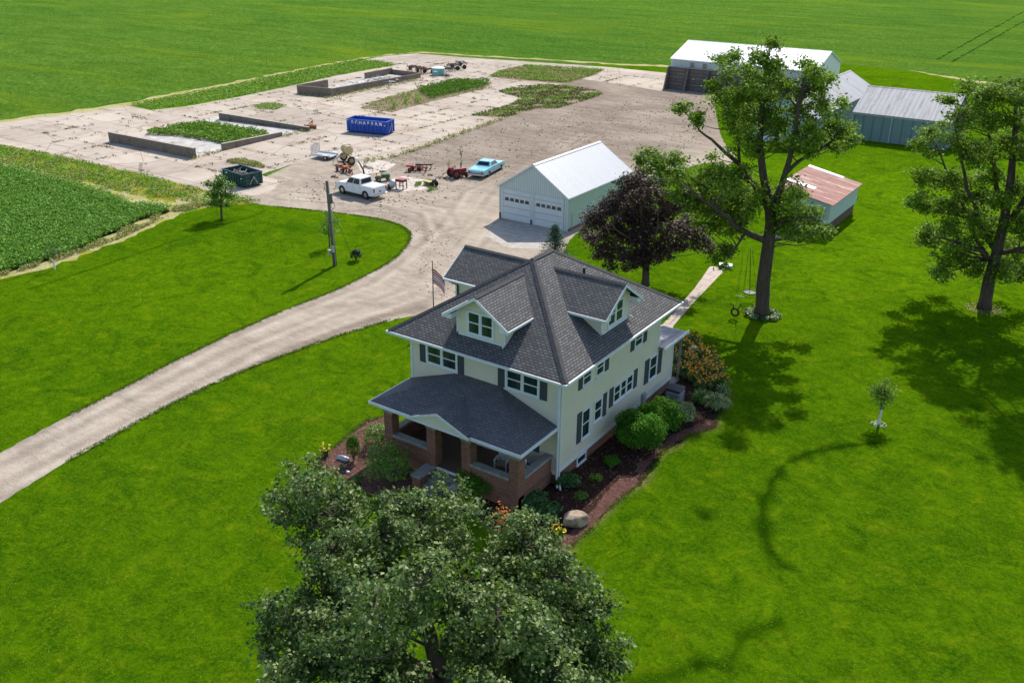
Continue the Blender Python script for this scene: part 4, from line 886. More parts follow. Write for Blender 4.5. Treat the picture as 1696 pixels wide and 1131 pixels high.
deadbranch(580, 955, 1.2, [(-45, 45, .6), (-25, 85, .8), (-55, 65, .9), (-8, 60, .5)])
deadbranch(605, 858, 2.6, [(-70, -10, .4), (-50, 18, .6), (-62, 5, .2)]); deadbranch(672, 905, 2.4, [(-8, -18, .4), (30, 28, .3), (-20, 10, .3)])
leafmesh('turned_leaves', VP(fb, 833, 855, 2.7)-fb+RNG.normal(size=(90, 3))*(.16, .16, .35), .13, 'red_leaf', fm)
# smaller trees
def smalltree(name, bpx, lob, label, leaf, tr_, lsize=.2, per=30, nl=30, group=None, barkm='bark', spread=.2):
    b = G(*bpx); tp = lob[0]
    return tree(name, b, [(bpx[0]+(tp[0]-bpx[0])*.3, bpx[1]+(tp[1]-bpx[1])*.3, 0, tr_), (tp[0], tp[1], 0, tr_*.3)], [], lob, label, leaf, lsize, per, nl, barkm, group=group, spread=spread)
smalltree('young_maple', (367, 363), [(365, 300, 0, .5), (352, 322, .2, .55), (376, 322, -.2, .55), (363, 312, 0, .7), (348, 305, 0, .4), (380, 308, 0, .4), (360, 335, 0, .55), (376, 338, .2, .4), (350, 338, 0, .35), (364, 293, 0, .3), (387, 325, 0, .35)], 'young bright green maple on the lawn beside the green dumpster', 'young_leaf', .09, .17, 46, 26)
smalltree('young_tree', (546, 409), [(543, 355, 0, .4), (537, 372, .2, .4), (552, 368, -.2, .35), (545, 366, 0, .45), (540, 383, 0, .3), (553, 384, 0, .22)], 'slender young tree standing just behind the utility pole', 'young_leaf', .05, .15, 30, 18)
smalltree('sapling', (1455, 702), [(1466, 632, 0, .28), (1458, 655, 0, .42), (1468, 650, 0, .42), (1462, 642, .1, .42), (1453, 646, 0, .32), (1462, 668, 0, .32), (1475, 656, 0, .28), (1462, 655, -.2, .4), (1464, 650, .3, .4)], 'small white-guarded sapling alone on the right lawn', 'oak_leaf', .045, .095, 60, 30, barkm='bark_dead')
smalltree('sapling', (91, 446), [(86, 408, 0, .3), (82, 420, 0, .22), (92, 418, 0, .22)], 'thin sapling in a white guard at the edge of the bean field', 'dark_leaf', .03, .1, 26, 16)
for b, h, lab in (((91, 446), .75, 'white tree guard around the sapling at the bean field edge'), ((1455, 702), .9, 'white trunk guard around the sapling on the right lawn')):
    o = MB().tube([(0, 0, 0), (0, 0, h)], [.07, .06], 10).build('tree_guard', 'trim'); o.location = G(*b); tag(o, lab, 'tree guard')
def ring(px, r0, mat, lab, n=300, size=.14):
    b = G(*px); th = RNG.uniform(0, 2*math.pi, n); rr = r0*np.sqrt(RNG.uniform(.05, 1, n))
    o = leafmesh('mulch_ring', np.stack([rr*np.cos(th), rr*np.sin(th), .02+.03*RNG.uniform(size=n)], 1), size, mat, up=3); o.location = b; tag(o, lab, 'mulch', kind='stuff')
ring((1455, 703), .42, 'pale_leaf', 'pale mulch ring round the sapling', 160, .1)
ring((1630, 512), 1.3, 'dryweed_leaf', 'pale mulch ring round the leaning shade tree', 500, .13)
# spruce
sb = G(918, 440); t = thing('spruce', sb, 'small blue-green spruce behind the house roof beside the garage', 'tree')
MB().tube([(0, 0, 0), (0, 0, 3.5)], [.11, .02], 8).build('trunk', 'bark', t)
C = []; 
for i in range(24):
    z = .25+3.2*i/24; r = 1.95*(1-z/3.75)
    for k in range(16):
        a = random.uniform(0, 6.3); u = np.linspace(.15, 1, 14)[:, None]; rr = r*random.uniform(.8, 1.15)
        C.append(np.array([0, 0, z])+u*np.array([math.cos(a)*rr, math.sin(a)*rr, -.12*rr])+RNG.normal(size=(14, 3))*(.05, .05, .035))
leafmesh('crown', np.concatenate(C), .15, 'spruce_leaf', t, .2, .35)

# ------------------------------------------------------------------ shrubs and flowers
def shrub(name, loc, r, h, n, size, leaf, label, cat='shrub', lump=.24, up=.3, stems=True, group=None, nl=26, flat_bottom=True):
    t = thing(name, (loc[0], loc[1], 0), label, cat, group=group)
    d = RNG.normal(size=(n, 3)); d /= np.linalg.norm(d, axis=1)[:, None]
    if flat_bottom: d[:, 2] = np.where(d[:, 2] < -.35, -d[:, 2], d[:, 2])
    K = RNG.normal(size=(nl, 3)); K /= np.linalg.norm(K, axis=1)[:, None]
    bumpv = 1-lump+lump*1.7*np.max(d@K.T, axis=1)**14
    rad = bumpv*(.60+.40*RNG.uniform(0, 1, n)**.45)+np.where(RNG.uniform(size=n) < .06, RNG.uniform(0, .22, n), 0)
    P = d*rad[:, None]*(r, r, h*.52)+(0, 0, h*.46); P[:, 2] = np.maximum(P[:, 2], .03)
    leafmesh('foliage', P, size, leaf, t, up, .6, d*1.2)
    if stems:
        w = MB()
        for i in range(5): a = i*1.3; w.tube([(0, 0, 0), (math.cos(a)*r*.25, math.sin(a)*r*.25, h*.35), (math.cos(a)*r*.5, math.sin(a)*r*.5, h*.7)], [.035, .025, .01], 5)
        w.build('stem', 'bark', t)
    return t
def strap(name, loc, r, h, n, leaf, label, cat='plant', flower=None, nf=0, wd=.03, group=None):
    """a clump of arching strap leaves"""
    t = thing(name, (loc[0], loc[1], 0), label, cat, group=group); V = []; Fc = []
    for i in range(n):
        a = random.uniform(0, 6.3); rr = r*random.uniform(.35, 1); hh = h*random.uniform(.6, 1.1); s = np.array([-math.sin(a), math.cos(a), 0])*wd; b = np.array([random.uniform(-.2, .2)*r, random.uniform(-.2, .2)*r, 0])
        q0 = len(V)
        for u, zz in ((0, 0), (.4, .85), (.75, 1.), (1, .7)):
            c = b+np.array([math.cos(a)*rr*u, math.sin(a)*rr*u, hh*zz]); k = 1-.8*u; V += [c-s*k, c+s*k]
        for j in range(3): Fc.append((q0+2*j, q0+2*j+1, q0+2*j+3, q0+2*j+2))
    o = mkobj('foliage', [tuple(v) for v in V], Fc, leaf, t, recalc=False)
    at = o.data.attributes.new('rnd', 'FLOAT', 'FACE'); at.data.foreach_set('value', np.repeat(RNG.beta(1.6, 1.8, n), 3).astype(np.float32))
    if flower:
        a = RNG.uniform(0, 6.3, nf); rr = r*np.sqrt(RNG.uniform(0, 1, nf))*.95; C = np.stack([rr*np.cos(a), rr*np.sin(a), h*RNG.uniform(.95, 1.35, nf)], 1)
        C = np.repeat(C, 4, 0)+RNG.normal(size=(nf*4, 3))*.025; leafmesh('flower', C, .095, flower, t, .3, .8)['kind'] = 'stuff'
    return t
shrub('round_bush', (1.65, 5.3), 1.35, 2.1, 7500, .12, 'yew_leaf', 'large round bright green bush, the nearer of two by the side wall')
shrub('round_bush', (1.75, 7.75), 1.25, 1.8, 5500, .11, 'yew_leaf', 'second round green bush, between the nearer bush and the pale variegated one')
shrub('pale_bush', (2.3, 9.3), .85, 1.2, 2600, .10, 'varieg_leaf', 'pale variegated bush beside the air conditioner')
shrub('small_bush', G(1012, 770), .42, .5, 800, .09, 'yew_leaf', 'small rounded green bush in the dark mulch below the nearer round bush')
shrub('low_plant', G(987, 794), .35, .28, 350, .08, 'weed_leaf', 'tiny low plant in the dark mulch midway along the side bed', 'plant', stems=False)
shrub('low_plant', G(962, 824), .35, .25, 380, .08, 'young_leaf', 'bright low plant in the mulch above the boulder', 'plant', stems=False)
for px, r, n, lab in (((940, 803), .62, 800, 'hosta clump at the foot of the near corner downspout'), ((880, 832), .75, 1000, 'broad-leaved hosta beside the right brick porch column'), ((908, 852), .62, 800, 'broad-leaved hosta clump nearest to the boulder'), ((868, 815), .5, 500, 'dark hosta against the brick porch base')):
    shrub('hosta', G(*px), r, .55, n, .17, 'hosta_leaf', lab, 'plant', stems=False, group='hostas round the porch corner', up=1.)
shrub('arborvitae', G(586, 763), .36, 1.55, 1800, .07, 'yew_leaf', 'narrow upright evergreen in the red mulch', 'shrub', .05)
shrub('leafy_shrub', G(645, 797), 1.15, 2.0, 2600, .11, 'young_leaf', 'loose bright green shrub left of the porch steps', lump=.3)
shrub('leafy_shrub', G(628, 738), .85, 1.2, 1500, .10, 'young_leaf', 'lower bright green shrub at the left porch column', lump=.3)
shrub('leafy_shrub', G(790, 815), 1.15, 1.25, 2800, .11, 'yew_leaf', 'spreading green shrub right of the porch steps', lump=.25)
shrub('leafy_shrub', G(735, 850), .9, 1.0, 1200, .11, 'dark_leaf', 'dark shrub at the foot of the porch steps', lump=.25)
shrub('dark_shrub', G(590, 432), .45, 1.05, 900, .12, 'dark_leaf', 'small dark shrub on the lawn right of the utility pole', lump=.2)
strap('lily_clump', G(540, 756), .38, .5, 90, 'lily_leaf', 'yellow lily clump at the left tip of the red mulch bed', 'flowers', 'flower_yellow', 14)
strap('lily_clump', G(925, 893), .36, .5, 110, 'lily_leaf', 'yellow lily clump below the boulder', 'flowers', 'flower_yellow', 26)
strap('grass_clump', G(595, 800), .35, .4, 80, 'lily_leaf', 'low green grass clump in the bed below the upright evergreen')
strap('grass_clump', G(528, 772), .28, .3, 50, 'lily_leaf', 'small grass clump at the lower left edge of the mulch')
strap('grass_clump', G(566, 776), .22, .25, 40, 'varieg_leaf', 'small pale clump beside the white rock')
k = 0
labs = ['nearest the rear roof', 'behind the metal rear roof corner', 'left of the stone', 'beside the stone', 'along the upper lawn edge', 'in the middle of the bed', 'against the rear wall', 'above the air conditioner', 'right of the air conditioner', 'near the lower lawn edge', 'at the far right bulge', 'between the air conditioner and the pale grass', 'low in the bed']
for (x, y), lb in zip(((1128, 580), (1145, 572), (1158, 592), (1130, 600), (1172, 596), (1150, 612), (1128, 622), (1148, 632), (1168, 625), (1185, 622), (1190, 640), (1165, 645), (1178, 612)), labs):
    strap('daylily_clump', G(x, y), .75, .62, 230, 'lily_leaf', 'orange daylily clump '+lb, 'flowers', 'flower_orange', 34, group='orange daylilies behind the house')
strap('ornamental_grass', G(1186, 678), .85, .8, 420, 'varieg_leaf', 'cream-striped ornamental grass at the end of the side bed', wd=.035)
strap('ornamental_grass', G(1162, 668), .8, .7, 380, 'lily_leaf', 'green ornamental grass left of the cream-striped one', wd=.035)
strap('ornamental_grass', G(1196, 655), .5, .6, 200, 'pale_leaf', 'small pale grass clump behind the cream-striped one')
# hosta ring round the big tree
for i in range(9):
    a = i*2*math.pi/9+.3; shrub('hosta', (bt[0]+math.cos(a)*1.0, bt[1]+math.sin(a)*.9), .34, .34, 200, .13, 'hosta_leaf' if i % 2 else 'pale_leaf', ('plain green' if i % 2 else 'cream-edged')+' hosta at the foot of the tall open tree, '+('right side', 'right rear', 'rear', 'left rear', 'far left rear', 'left side', 'left front', 'front', 'right front')[i], 'plant', stems=False, group='hostas round the tall tree', up=1.)
# boulder and rocks
def rock(name, loc, sx, sy, sz, label, mat='boulder', seed=1, rz=0):
    import bmesh
    bm = bmesh.new(); bmesh.ops.create_icosphere(bm, subdivisions=4, radius=1); r = np.random.default_rng(seed); K = r.normal(size=(12, 3)); K /= np.linalg.norm(K, axis=1)[:, None]; off = r.uniform(.62, .95, 12)
    for v in bm.verts:
        c = np.array(v.co)
        for kk, oo in zip(K, off):
            dd = c@kk-oo
            if dd > 0: c = c-kk*dd*.96
        c += .02*math.sin(c[0]*9+c[1]*7)*c; v.co = (c[0]*sx, c[1]*sy, (c[2]+.45)*sz)
    me = bpy.data.meshes.new(name); bm.to_mesh(me); bm.free(); me.polygons.foreach_set('use_smooth', [True]*len(me.polygons)); me.materials.append(M[mat])
    o = bpy.data.objects.new(name, me); COL.objects.link(o); o.location = (loc[0], loc[1], 0); o.rotation_euler = (0, 0, rz); return tag(o, label, 'rock')
M['boulder'] = plain('tan_boulder', (.42, .32, .22), .9, .3, 3, bump=.4)
rock('boulder', G(953, 868), .62, .48, .5, 'large tan boulder at the edge of the side mulch bed', seed=4, rz=.8)
rock('rock', G(568, 762), .42, .16, .18, 'white oblong rock in the red mulch', 'galv', 5, .3)
rock('rock', G(576, 783), .14, .12, .1, 'small round pale rock below the white oblong rock', 'galv', 6)
rock('rock', G(1150, 590), .45, .4, .5, 'pinkish stone among the orange daylilies', 'boulder', 8)
# air conditioner
t = thing('air_conditioner', (1.15, 11.0, 0), 'grey air conditioner with navy top beside the rear of the side wall', 'air conditioner', .05)
MB().box(-.5, -.5, 0, .5, .5, .08).build('pad', 'concrete_cap', t)
b = MB(); b.box(-.42, -.42, .08, .42, .42, .95); bevel(b.build('cabinet', 'galv', t), .08, 3)
b = MB(); 
for i in range(14): b.box(-.428, -.428, .14+i*.055, .428, .428, .155+i*.055)
bevel(b.build('louvre', 'shutter', t), .08, 3)
b = MB(); b.box(-.46, -.46, .95, .46, .46, 1.12); bevel(b.build('top_cover', 'navy', t), .09, 3)
b = MB(); b.box(.0, .1, 0, .12, .45, .6); o = b.build('wall_meter', 'galv'); o.location = (.02, 8.9, .6); tag(o, 'small grey utility box on the side wall near the air conditioner', 'utility box')

# ------------------------------------------------------------------ swings under the tall tree
t = thing('disc_swing', (*G(1240, 500)[:2], 0), 'round black disc swing hanging from the tall open tree', 'swing')
h = hz = .75; import bmesh
def torus(w, c, Rr, r, axis='z', n=24, m=8):
    pts = []
    for i in range(n+1):
        a = 2*math.pi*i/n
        p = (math.cos(a)*Rr, math.sin(a)*Rr, 0) if axis == 'z' else ((math.cos(a)*Rr, 0, math.sin(a)*Rr) if axis == 'y' else (0, math.cos(a)*Rr, math.sin(a)*Rr))
        pts.append((c[0]+p[0], c[1]+p[1], c[2]+p[2]))
    return w.tube(pts, r, m, False)
w = MB(); torus(w, (0, 0, hz), .46, .045); w.build('rim', 'black', t)
w = MB()
for i in range(-4, 5):
    q = math.sqrt(max(0, .44**2-(i*.1)**2)); w.tube([(i*.1, -q, hz), (i*.1, q, hz)], .008, 4); w.tube([(-q, i*.1, hz), (q, i*.1, hz)], .008, 4)
w.build('net', 'galv', t)
top = VP(G(1240, 500), 1240, 438, 0)-G(1240, 500)
for a in (0.3, 1.9, 3.4, 5.0):
    MB().tube([(math.cos(a)*.46, math.sin(a)*.46, hz), (top[0]+math.cos(a)*.1, top[1]+math.sin(a)*.1, top[2]+1.2)], .014, 5).build('rope', 'black', t)
t = thing('tyre_swing', (*G(1216, 528)[:2], 0), 'black tyre swing with handles hanging left of the disc swing', 'swing')
w = MB(); torus(w, (0, 0, .5), .26, .07, 'y'); w.build('tyre', 'rubber', t)
MB().tube([(.15, 0, .72), (.3, 0, 1.0), (.36, 0, 1.2)], .04, 6).build('handle', 'rubber', t)
MB().tube([(-.15, 0, .72), (-.16, 0, 1.0), (-.42, 0, 1.05)], .045, 6).build('handle', 'rubber', t)
MB().tube([(.0, 0, .76), (.1, .1, 4.2)], .010, 4).build('rope', 'black', t)
t = thing('bar_swing', (*G(1222, 520)[:2], 0), 'thin white trapeze bar hanging above the tyre swing', 'swing')
MB().tube([(-.32, 0, 1.35), (.32, 0, 1.35)], .025, 6).build('bar', 'trim', t)
for s in (-.3, .3): MB().tube([(s, 0, 1.35), (s*.6, .1, 4.4)], .008, 4).build('rope', 'black', t)

# ------------------------------------------------------------------ utility pole, flag
t = thing('utility_pole', (*G(555, 440)[:2], 0), 'weathered wooden utility pole with a meter box on the left lawn', 'utility pole')
tp = VP(G(555, 440), 541.5, 300, 0)-G(555, 440)
MB().tube([(0, 0, -.1), tp*.5, tp], [.17, .15, .12], 12).build('pole', 'wood_grey', t, True)
b = MB(); b.box(.02, -.3, 1.2, .2, -.16, 1.75); b.build('meter_box', 'galv', t)
b = MB(); b.box(-.42, -.28, .95, -.16, -.1, 1.3); b.build('meter_box', 'galv', t)
b = MB(); q = tp*.82; b.box(q[0]+.1, q[1]-.2, q[2]-.5, q[0]+.36, q[1]+.05, q[2]+.3); b.build('transformer_bracket', 'wood_grey', t)
MB().tube([(.16, -.06, 0), tp*.5+np.array([.17, -.06, 0]), tp*.86+np.array([.15, -.06, 0])], .025, 5).build('conduit', 'galv', t)
MB().tube([tp*.82+np.array([.3, 0, 0]), tp*.72+np.array([.62, 0, 0]), tp*.66+np.array([.16, 0, 0])], .02, 5).build('cable_loop', 'black', t)
MB().tube([tp*.97+np.array([-.1, 0, 0]), tp*.93+np.array([-.3, -.1, 0]), tp*.85+np.array([-.1, 0, 0])], .02, 5).build('cable_loop', 'black', t)
w = MB(); gb = G(585, 432)-G(555, 440); w.tube([tp*.8, (gb[0], gb[1], .0)], .012, 4); w.build('guy_wire', 'rust', t)
fp = G(716, 432, 4.6)
t = thing('flagpole', (fp[0], fp[1], 0), 'thin flagpole with a striped flag beside the drive behind the house', 'flagpole')
MB().tube([(0, 0, 0), (0, 0, 4.6)], [.045, .03], 8).build('pole', 'wood_grey', t)
# flag: cloth hanging at a slant
nx, ny = 26, 26; V = []; Fc = []; cols = []
hd = RT*.95; hd = hd/np.linalg.norm(hd)
for j in range(ny+1):
    for i in range(nx+1):
        u = i/nx; v = j/ny
        x = hd*(u*.78)+np.array([-hd[1], hd[0], 0])*(.10*math.sin(u*9+v*2)*u+.05*math.sin(v*6)*u)
        V.append((x[0], x[1], 4.02-v*1.0-u*u*.62-.2*u)); 
for j in range(ny):
    for i in range(nx): Fc.append((j*(nx+1)+i, j*(nx+1)+i+1, (j+1)*(nx+1)+i+1, (j+1)*(nx+1)+i)); cols.append(2 if (i > nx*.80 and j < 8) else (0 if int(j*11/26) % 2 == 0 else 1))
o = mkobj('flag', V, Fc, 'red', t, True, False); o.data.materials.clear()
for nm, c in (('flag_red', (.55, .04, .06)), ('flag_white', (.85, .83, .85)), ('flag_blue', (.04, .06, .30))): o.data.materials.append(plain(nm, c, .8, .03))
o.data.polygons.foreach_set('material_index', [{0: 0, 1: 1, 2: 2}[c] for c in cols])

# ------------------------------------------------------------------ low walls of the farmyard
def lowwall(p0, p1, h, th, label, name='concrete_wall', h1=None):
    p0 = np.array(p0[:2]); p1 = np.array(p1[:2]); L = np.linalg.norm(p1-p0); a = math.atan2(p1[1]-p0[1], p1[0]-p0[0])
    t = thing(name, (p0[0], p0[1], 0), label, 'wall', a); h1 = h1 or h
    w = MB(); w.add([(0, 0, 0), (L, 0, 0), (L, th, 0), (0, th, 0), (0, 0, h), (L, 0, h1), (L, th, h1), (0, th, h)], [(0, 3, 2, 1), (4, 5, 6, 7), (0, 1, 5, 4), (1, 2, 6, 5), (2, 3, 7, 6), (3, 0, 4, 7)]); w.build('wall', 'oldwall', t)
    w = MB(); w.add([(-.01, -.02, h), (L+.01, -.02, h1), (L+.01, th+.02, h1), (-.01, th+.02, h), (-.01, -.02, h+.05), (L+.01, -.02, h1+.05), (L+.01, th+.02, h1+.05), (-.01, th+.02, h+.05)], [(0, 3, 2, 1), (4, 5, 6, 7), (0, 1, 5, 4), (1, 2, 6, 5), (2, 3, 7, 6), (3, 0, 4, 7)]); w.build('wall_top', 'oldwall_cap', t)
    return t
lowwall(G(181, 235), G(322, 263), 1.15, .32, 'long low concrete wall nearest the bean field, left side of the weedy pit')
lowwall(G(363, 198), G(511, 218), .85, .32, 'low concrete wall on the far side of the weedy pit', h1=.5)
lowwall(G(370, 250), G(468, 226), .80, .30, 'short low concrete wall on the near right side of the weedy pit', h1=.5)
t = thing('concrete_enclosure', (*G(547, 160)[:2], 0), 'open rectangular concrete-walled pit holding scrap at the back of the yard', 'wall')
o0 = G(547, 160)
def seg(a, b, h, nm='wall', h1=None):
    a = G(*a)-o0; b = G(*b)-o0; d = (b-a)[:2]; d /= np.linalg.norm(d); n = np.array([-d[1], d[0]])*.3; h1 = h1 or h
    P = [a[:2], b[:2], b[:2]+n, a[:2]+n]; H = [h, h1, h1, h]
    w = MB(); w.add([(p[0], p[1], 0) for p in P]+[(p[0], p[1], q) for p, q in zip(P, H)], [(0, 3, 2, 1), (4, 5, 6, 7), (0, 1, 5, 4), (1, 2, 6, 5), (2, 3, 7, 6), (3, 0, 4, 7)]); w.build(nm, 'oldwall', t)
seg((493.5, 156), (548, 161), 1.3); seg((547, 161), (697, 129), 1.2, h1=.75); seg((697, 128.5), (650, 122.5), .8); seg((494.5, 154.5), (544, 145.5), 1.25); seg((606, 131), (650, 122.6), 1.0)
def scrap(name, px, rx, ry, h, n, label, mats=('rust', 'galv', 'wood_grey', 'white'), z0=0., rz=0, cat='scrap heap', sz=.35):
    b = G(*px) if len(px) == 2 else np.array(px); t = thing(name, (b[0], b[1], z0), label, cat, rz)
    for mi, mt_ in enumerate(mats):
        w = MB()
        for i in range(n//len(mats)):
            c = Vector((random.gauss(0, rx*.45), random.gauss(0, ry*.45), random.uniform(.0, h))); c.z *= max(.15, 1-(c.x/rx)**2-(c.y/ry)**2)
            c.x = max(-rx, min(rx, c.x)); c.y = max(-ry, min(ry, c.y))
            if random.random() < .45:
                d = Vector((random.uniform(-1, 1), random.uniform(-1, 1), random.uniform(-.25, .35))).normalized()*random.uniform(.4, 2.2)*sz*2; e = c+d
                if rx < 3: e.x = max(-rx, min(rx, e.x)); e.y = max(-ry, min(ry, e.y))
                w.tube([c, e], .04*sz*2, 5)
            else:
                s = [random.uniform(.05, .5)*sz for _ in range(3)]; a = random.uniform(0, 3.1); k = MB(); k.box(-s[0], -s[1], 0, s[0], s[1], s[2]*.6)
                w.add([(c.x+p[0]*math.cos(a)-p[1]*math.sin(a), c.y+p[0]*math.sin(a)+p[1]*math.cos(a), c.z+p[2]+p[0]*random.uniform(-.02, .02)) for p in k.v], k.f)
        w.build('scrap_piece', mt_, t)['kind'] = 'stuff'
    return t
scrap('scrap_heap', (632, 139), 5.5, 3.0, 1.3, 300, 'heap of scrap metal and broken boards inside the concrete-walled pit', rz=1.3)
scrap('scrap_heap', (566, 150), 3.2, 2.0, .5, 90, 'low scatter of rubble inside the near end of the concrete-walled pit', rz=1.3)

# ------------------------------------------------------------------ dumpsters
def dumpster(name, p0, p1, depth, h, mat, label, letters=None, ribs=10):
    p0 = np.array(p0[:2]); p1 = np.array(p1[:2]); L = np.linalg.norm(p1-p0); a = math.atan2(p1[1]-p0[1], p1[0]-p0[0])
    t = thing(name, (p0[0], p0[1], 0), label, 'dumpster', a); z0 = .18; th = .06; D_ = depth
    w = MB(); w.box(0, 0, z0, L, th, h); w.box(0, D_-th, z0, L, D_, h); w.box(0, th, z0, th, D_-th, h); w.box(L-th, th, z0, L, D_-th, h); w.box(th, th, z0, L-th, D_-th, z0+.08); w.build('bin', mat, t)
    w = MB(); r = .10
    for x0, y0, x1, y1_ in ((-.04, -.05, L+.04, .05), (-.04, D_-.05, L+.04, D_+.05), (-.04, .05, .06, D_-.05), (L-.06, .05, L+.04, D_-.05)): w.box(x0, y0, h, x1, y1_, h+r)
    w.build('top_rail', mat+'_rail', t)
    for i in range(ribs):
        x = (i+.5)*L/ribs
        w = MB(); w.box(x-.05, -.09, z0, x+.05, 0, h-.42 if letters else h); w.build('rib', mat, t)
    for yy in (.25, D_/2, D_-.25): w = MB(); w.box(L, yy-.05, z0, L+.09, yy+.05, h); w.build('rib', mat, t)
    w = MB(); w.box(L, .02, h*.55, L+.10, D_-.02, h*.55+.12); w.build('cross_bar', mat, t)
    for x in (.5, L-.5):
        for yy in (.3, D_-.3): w = MB(); w.tube([(x, yy-.1, .12), (x, yy+.1, .12)], .12, 12); w.build('roller', 'steel_dark', t)
    w = MB(); w.box(.1, .35, .08, L-.1, .5, z0); w.box(.1, D_-.5, .08, L-.1, D_-.35, z0); w.build('skid', 'steel_dark', t)
    w = MB(); w.tube([(L+.05, D_*.3, .3), (L+.22, D_*.5, h*.8)], .04, 6); w.tube([(L+.05, D_*.7, .3), (L+.22, D_*.5, h*.8)], .04, 6); w.build('hook_frame', 'galv', t)
    w = MB(); w.box(.05, -.10, h-.10, .28, -.05, h-.02); w.box(L-.3, -.10, h*.72, L-.1, -.05, h*.72+.08); w.build('reflector', 'white', t)
    if letters:
        n = len(letters); 
        for i, ch in enumerate(letters):
            cu = bpy.data.curves.new('letter', 'FONT'); cu.body = ch; cu.size = .58; cu.extrude = .012; cu.align_x = 'CENTER'; cu.offset = .012
            to = bpy.data.objects.new('letter_tmp', cu); COL.objects.link(to); dg = bpy.context.evaluated_depsgraph_get(); me = bpy.data.meshes.new_from_object(to.evaluated_get(dg)); bpy.data.objects.remove(to)
            me.materials.clear(); me.materials.append(M['white']); o = bpy.data.objects.new('letter', me); COL.objects.link(o); o.parent = t
            o.location = (.85+i*.58, -.02, h-.48); o.rotation_euler = (math.pi/2, 0, 0)
        w = MB(); 
        for i in range(3): w.box(.85+n*.58-.2, -.03, h-.48+i*.14, .85+n*.58+.22, 0, h-.48+i*.14+.1)
        w.build('logo_bars', 'white', t)
    return t
M['blue'] = plain('blue_dumpster_paint', (.012, .075, .42), .5, .12, 2); M['blue_rail'] = plain('blue_rail_paint', (.05, .14, .46), .5, .1)
M['dgreen'] = plain('dark_green_dumpster_paint', (.012, .075, .060), .5, .2, 2); M['dgreen_rail'] = plain('dark_green_rail_paint', (.02, .08, .10), .5, .15)
dumpster('blue_dumpster', G(575, 219), G(640.5, 225), 2.25, 1.65, 'blue', 'blue roll-off dumpster with white lettering standing on the concrete yard', 'SCHAFER')
gp0, gp1 = G(404.2, 313), G(432, 303.6)
dl = np.array([gp0[0], gp0[1]]); dv = np.array([gp1[0], gp1[1]])-dl; dv /= np.linalg.norm(dv)
pl = G(370, 302); back = np.array([pl[0], pl[1]]); 
gd = dumpster('green_dumpster', back, dl, 2.3, 1.35, 'dgreen', 'dark green open dumpster filled with debris beside the young tree', ribs=8)
gc = (back+dl)/2+dv*1.1; aa = math.atan2(dl[1]-back[1], dl[0]-back[0]); Lg = np.linalg.norm(dl-back)
scrap('debris_load', (gc[0], gc[1]), Lg*.42, .9, .45, 150, 'load of broken boards and junk filling the green dumpster', ('woodchip', 'galv', 'wood_grey', 'red'), .85, aa, 'debris', .3) if 0 else None
t = scrap('debris_load', (gc[0], gc[1], 0), Lg*.42, .9, .4, 150, 'load of broken boards and junk filling the green dumpster', ('woodchip', 'galv', 'wood_grey', 'rust'), .85, aa, 'debris', .28)
w = MB(); w.box(-Lg*.47, -1.0, -.55, Lg*.47, 1.0, .05); w.build('packed_debris', 'rust', t)

# ------------------------------------------------------------------ vehicles
def wheel(parent, x, y, z, r, wd, side=1, rim='chrome', axle='y'):
    w = MB(); prof = [(r*.6, -wd/2), (r*.93, -wd/2), (r, -wd*.3), (r, wd*.3), (r*.93, wd/2), (r*.6, wd/2)]; n = 24; vs = []; fs = []
    for k in range(n):
        a = 2*math.pi*k/n
        for pr, py in prof: vs.append((x+pr*math.cos(a), y+py, z+pr*math.sin(a)) if axle == 'y' else (x+py, y+pr*math.cos(a), z+pr*math.sin(a)))
    m = len(prof)
    for k in range(n):
        for j in range(m): fs.append((k*m+j, k*m+(j+1) % m, ((k+1) % n)*m+(j+1) % m, ((k+1) % n)*m+j))
    w.add(vs, fs); ty = w.build('wheel', 'rubber', parent, False)
    w = MB(); s = wd*.32*side
    p = (lambda q: [(x, y+q, z), (x, y+q+.001, z)]) if axle == 'y' else (lambda q: [(x+q, y, z), (x+q+.001, y, z)])
    a0, a1 = (x, y-s, z), (x, y+s, z)
    if axle != 'y': a0, a1 = (x-s, y, z), (x+s, y, z)
    w.tube([a0, a1], r*.62, 20); q = (0, s*.25, 0) if axle == 'y' else (s*.25, 0, 0)
    w.tube([a1, (a1[0]+q[0], a1[1]+q[1], a1[2]+q[2])], [r*.2, r*.16], 10)
    w.build('rim', rim, ty)
    w = MB()
    for k in range(5):
        a = 2*math.pi*k/5+.3; c = (math.cos(a)*r*.4, math.sin(a)*r*.4); cc = (x+c[0], y+s*1.01, z+c[1]) if axle == 'y' else (x+s*1.01, y+c[0], z+c[1])
        d = (0, s*.04, 0) if axle == 'y' else (s*.04, 0, 0); w.tube([cc, (cc[0]+d[0], cc[1]+d[1], cc[2]+d[2])], r*.11, 6)
    w.build('rim_slot', 'black', ty)
    return ty
def sideprofile(pts, arches, r, z0, n=10):
    """outline along the top (front->back given), bottom with wheel arches"""
    out = list(pts)
    for cx in arches:      # arches listed from the end of pts back
        for k in range(n+1):
            a = math.pi*k/n; out.append((cx[0]+cx[1]*r*math.cos(a), z0+r*math.sin(a)*1.02))
    return out
def mix4(A, B, C, D_, u, v): A, B, C, D_ = map(np.array, (A, B, C, D_)); return (A*(1-u)+B*u)*(1-v)+(D_*(1-u)+C*u)*v
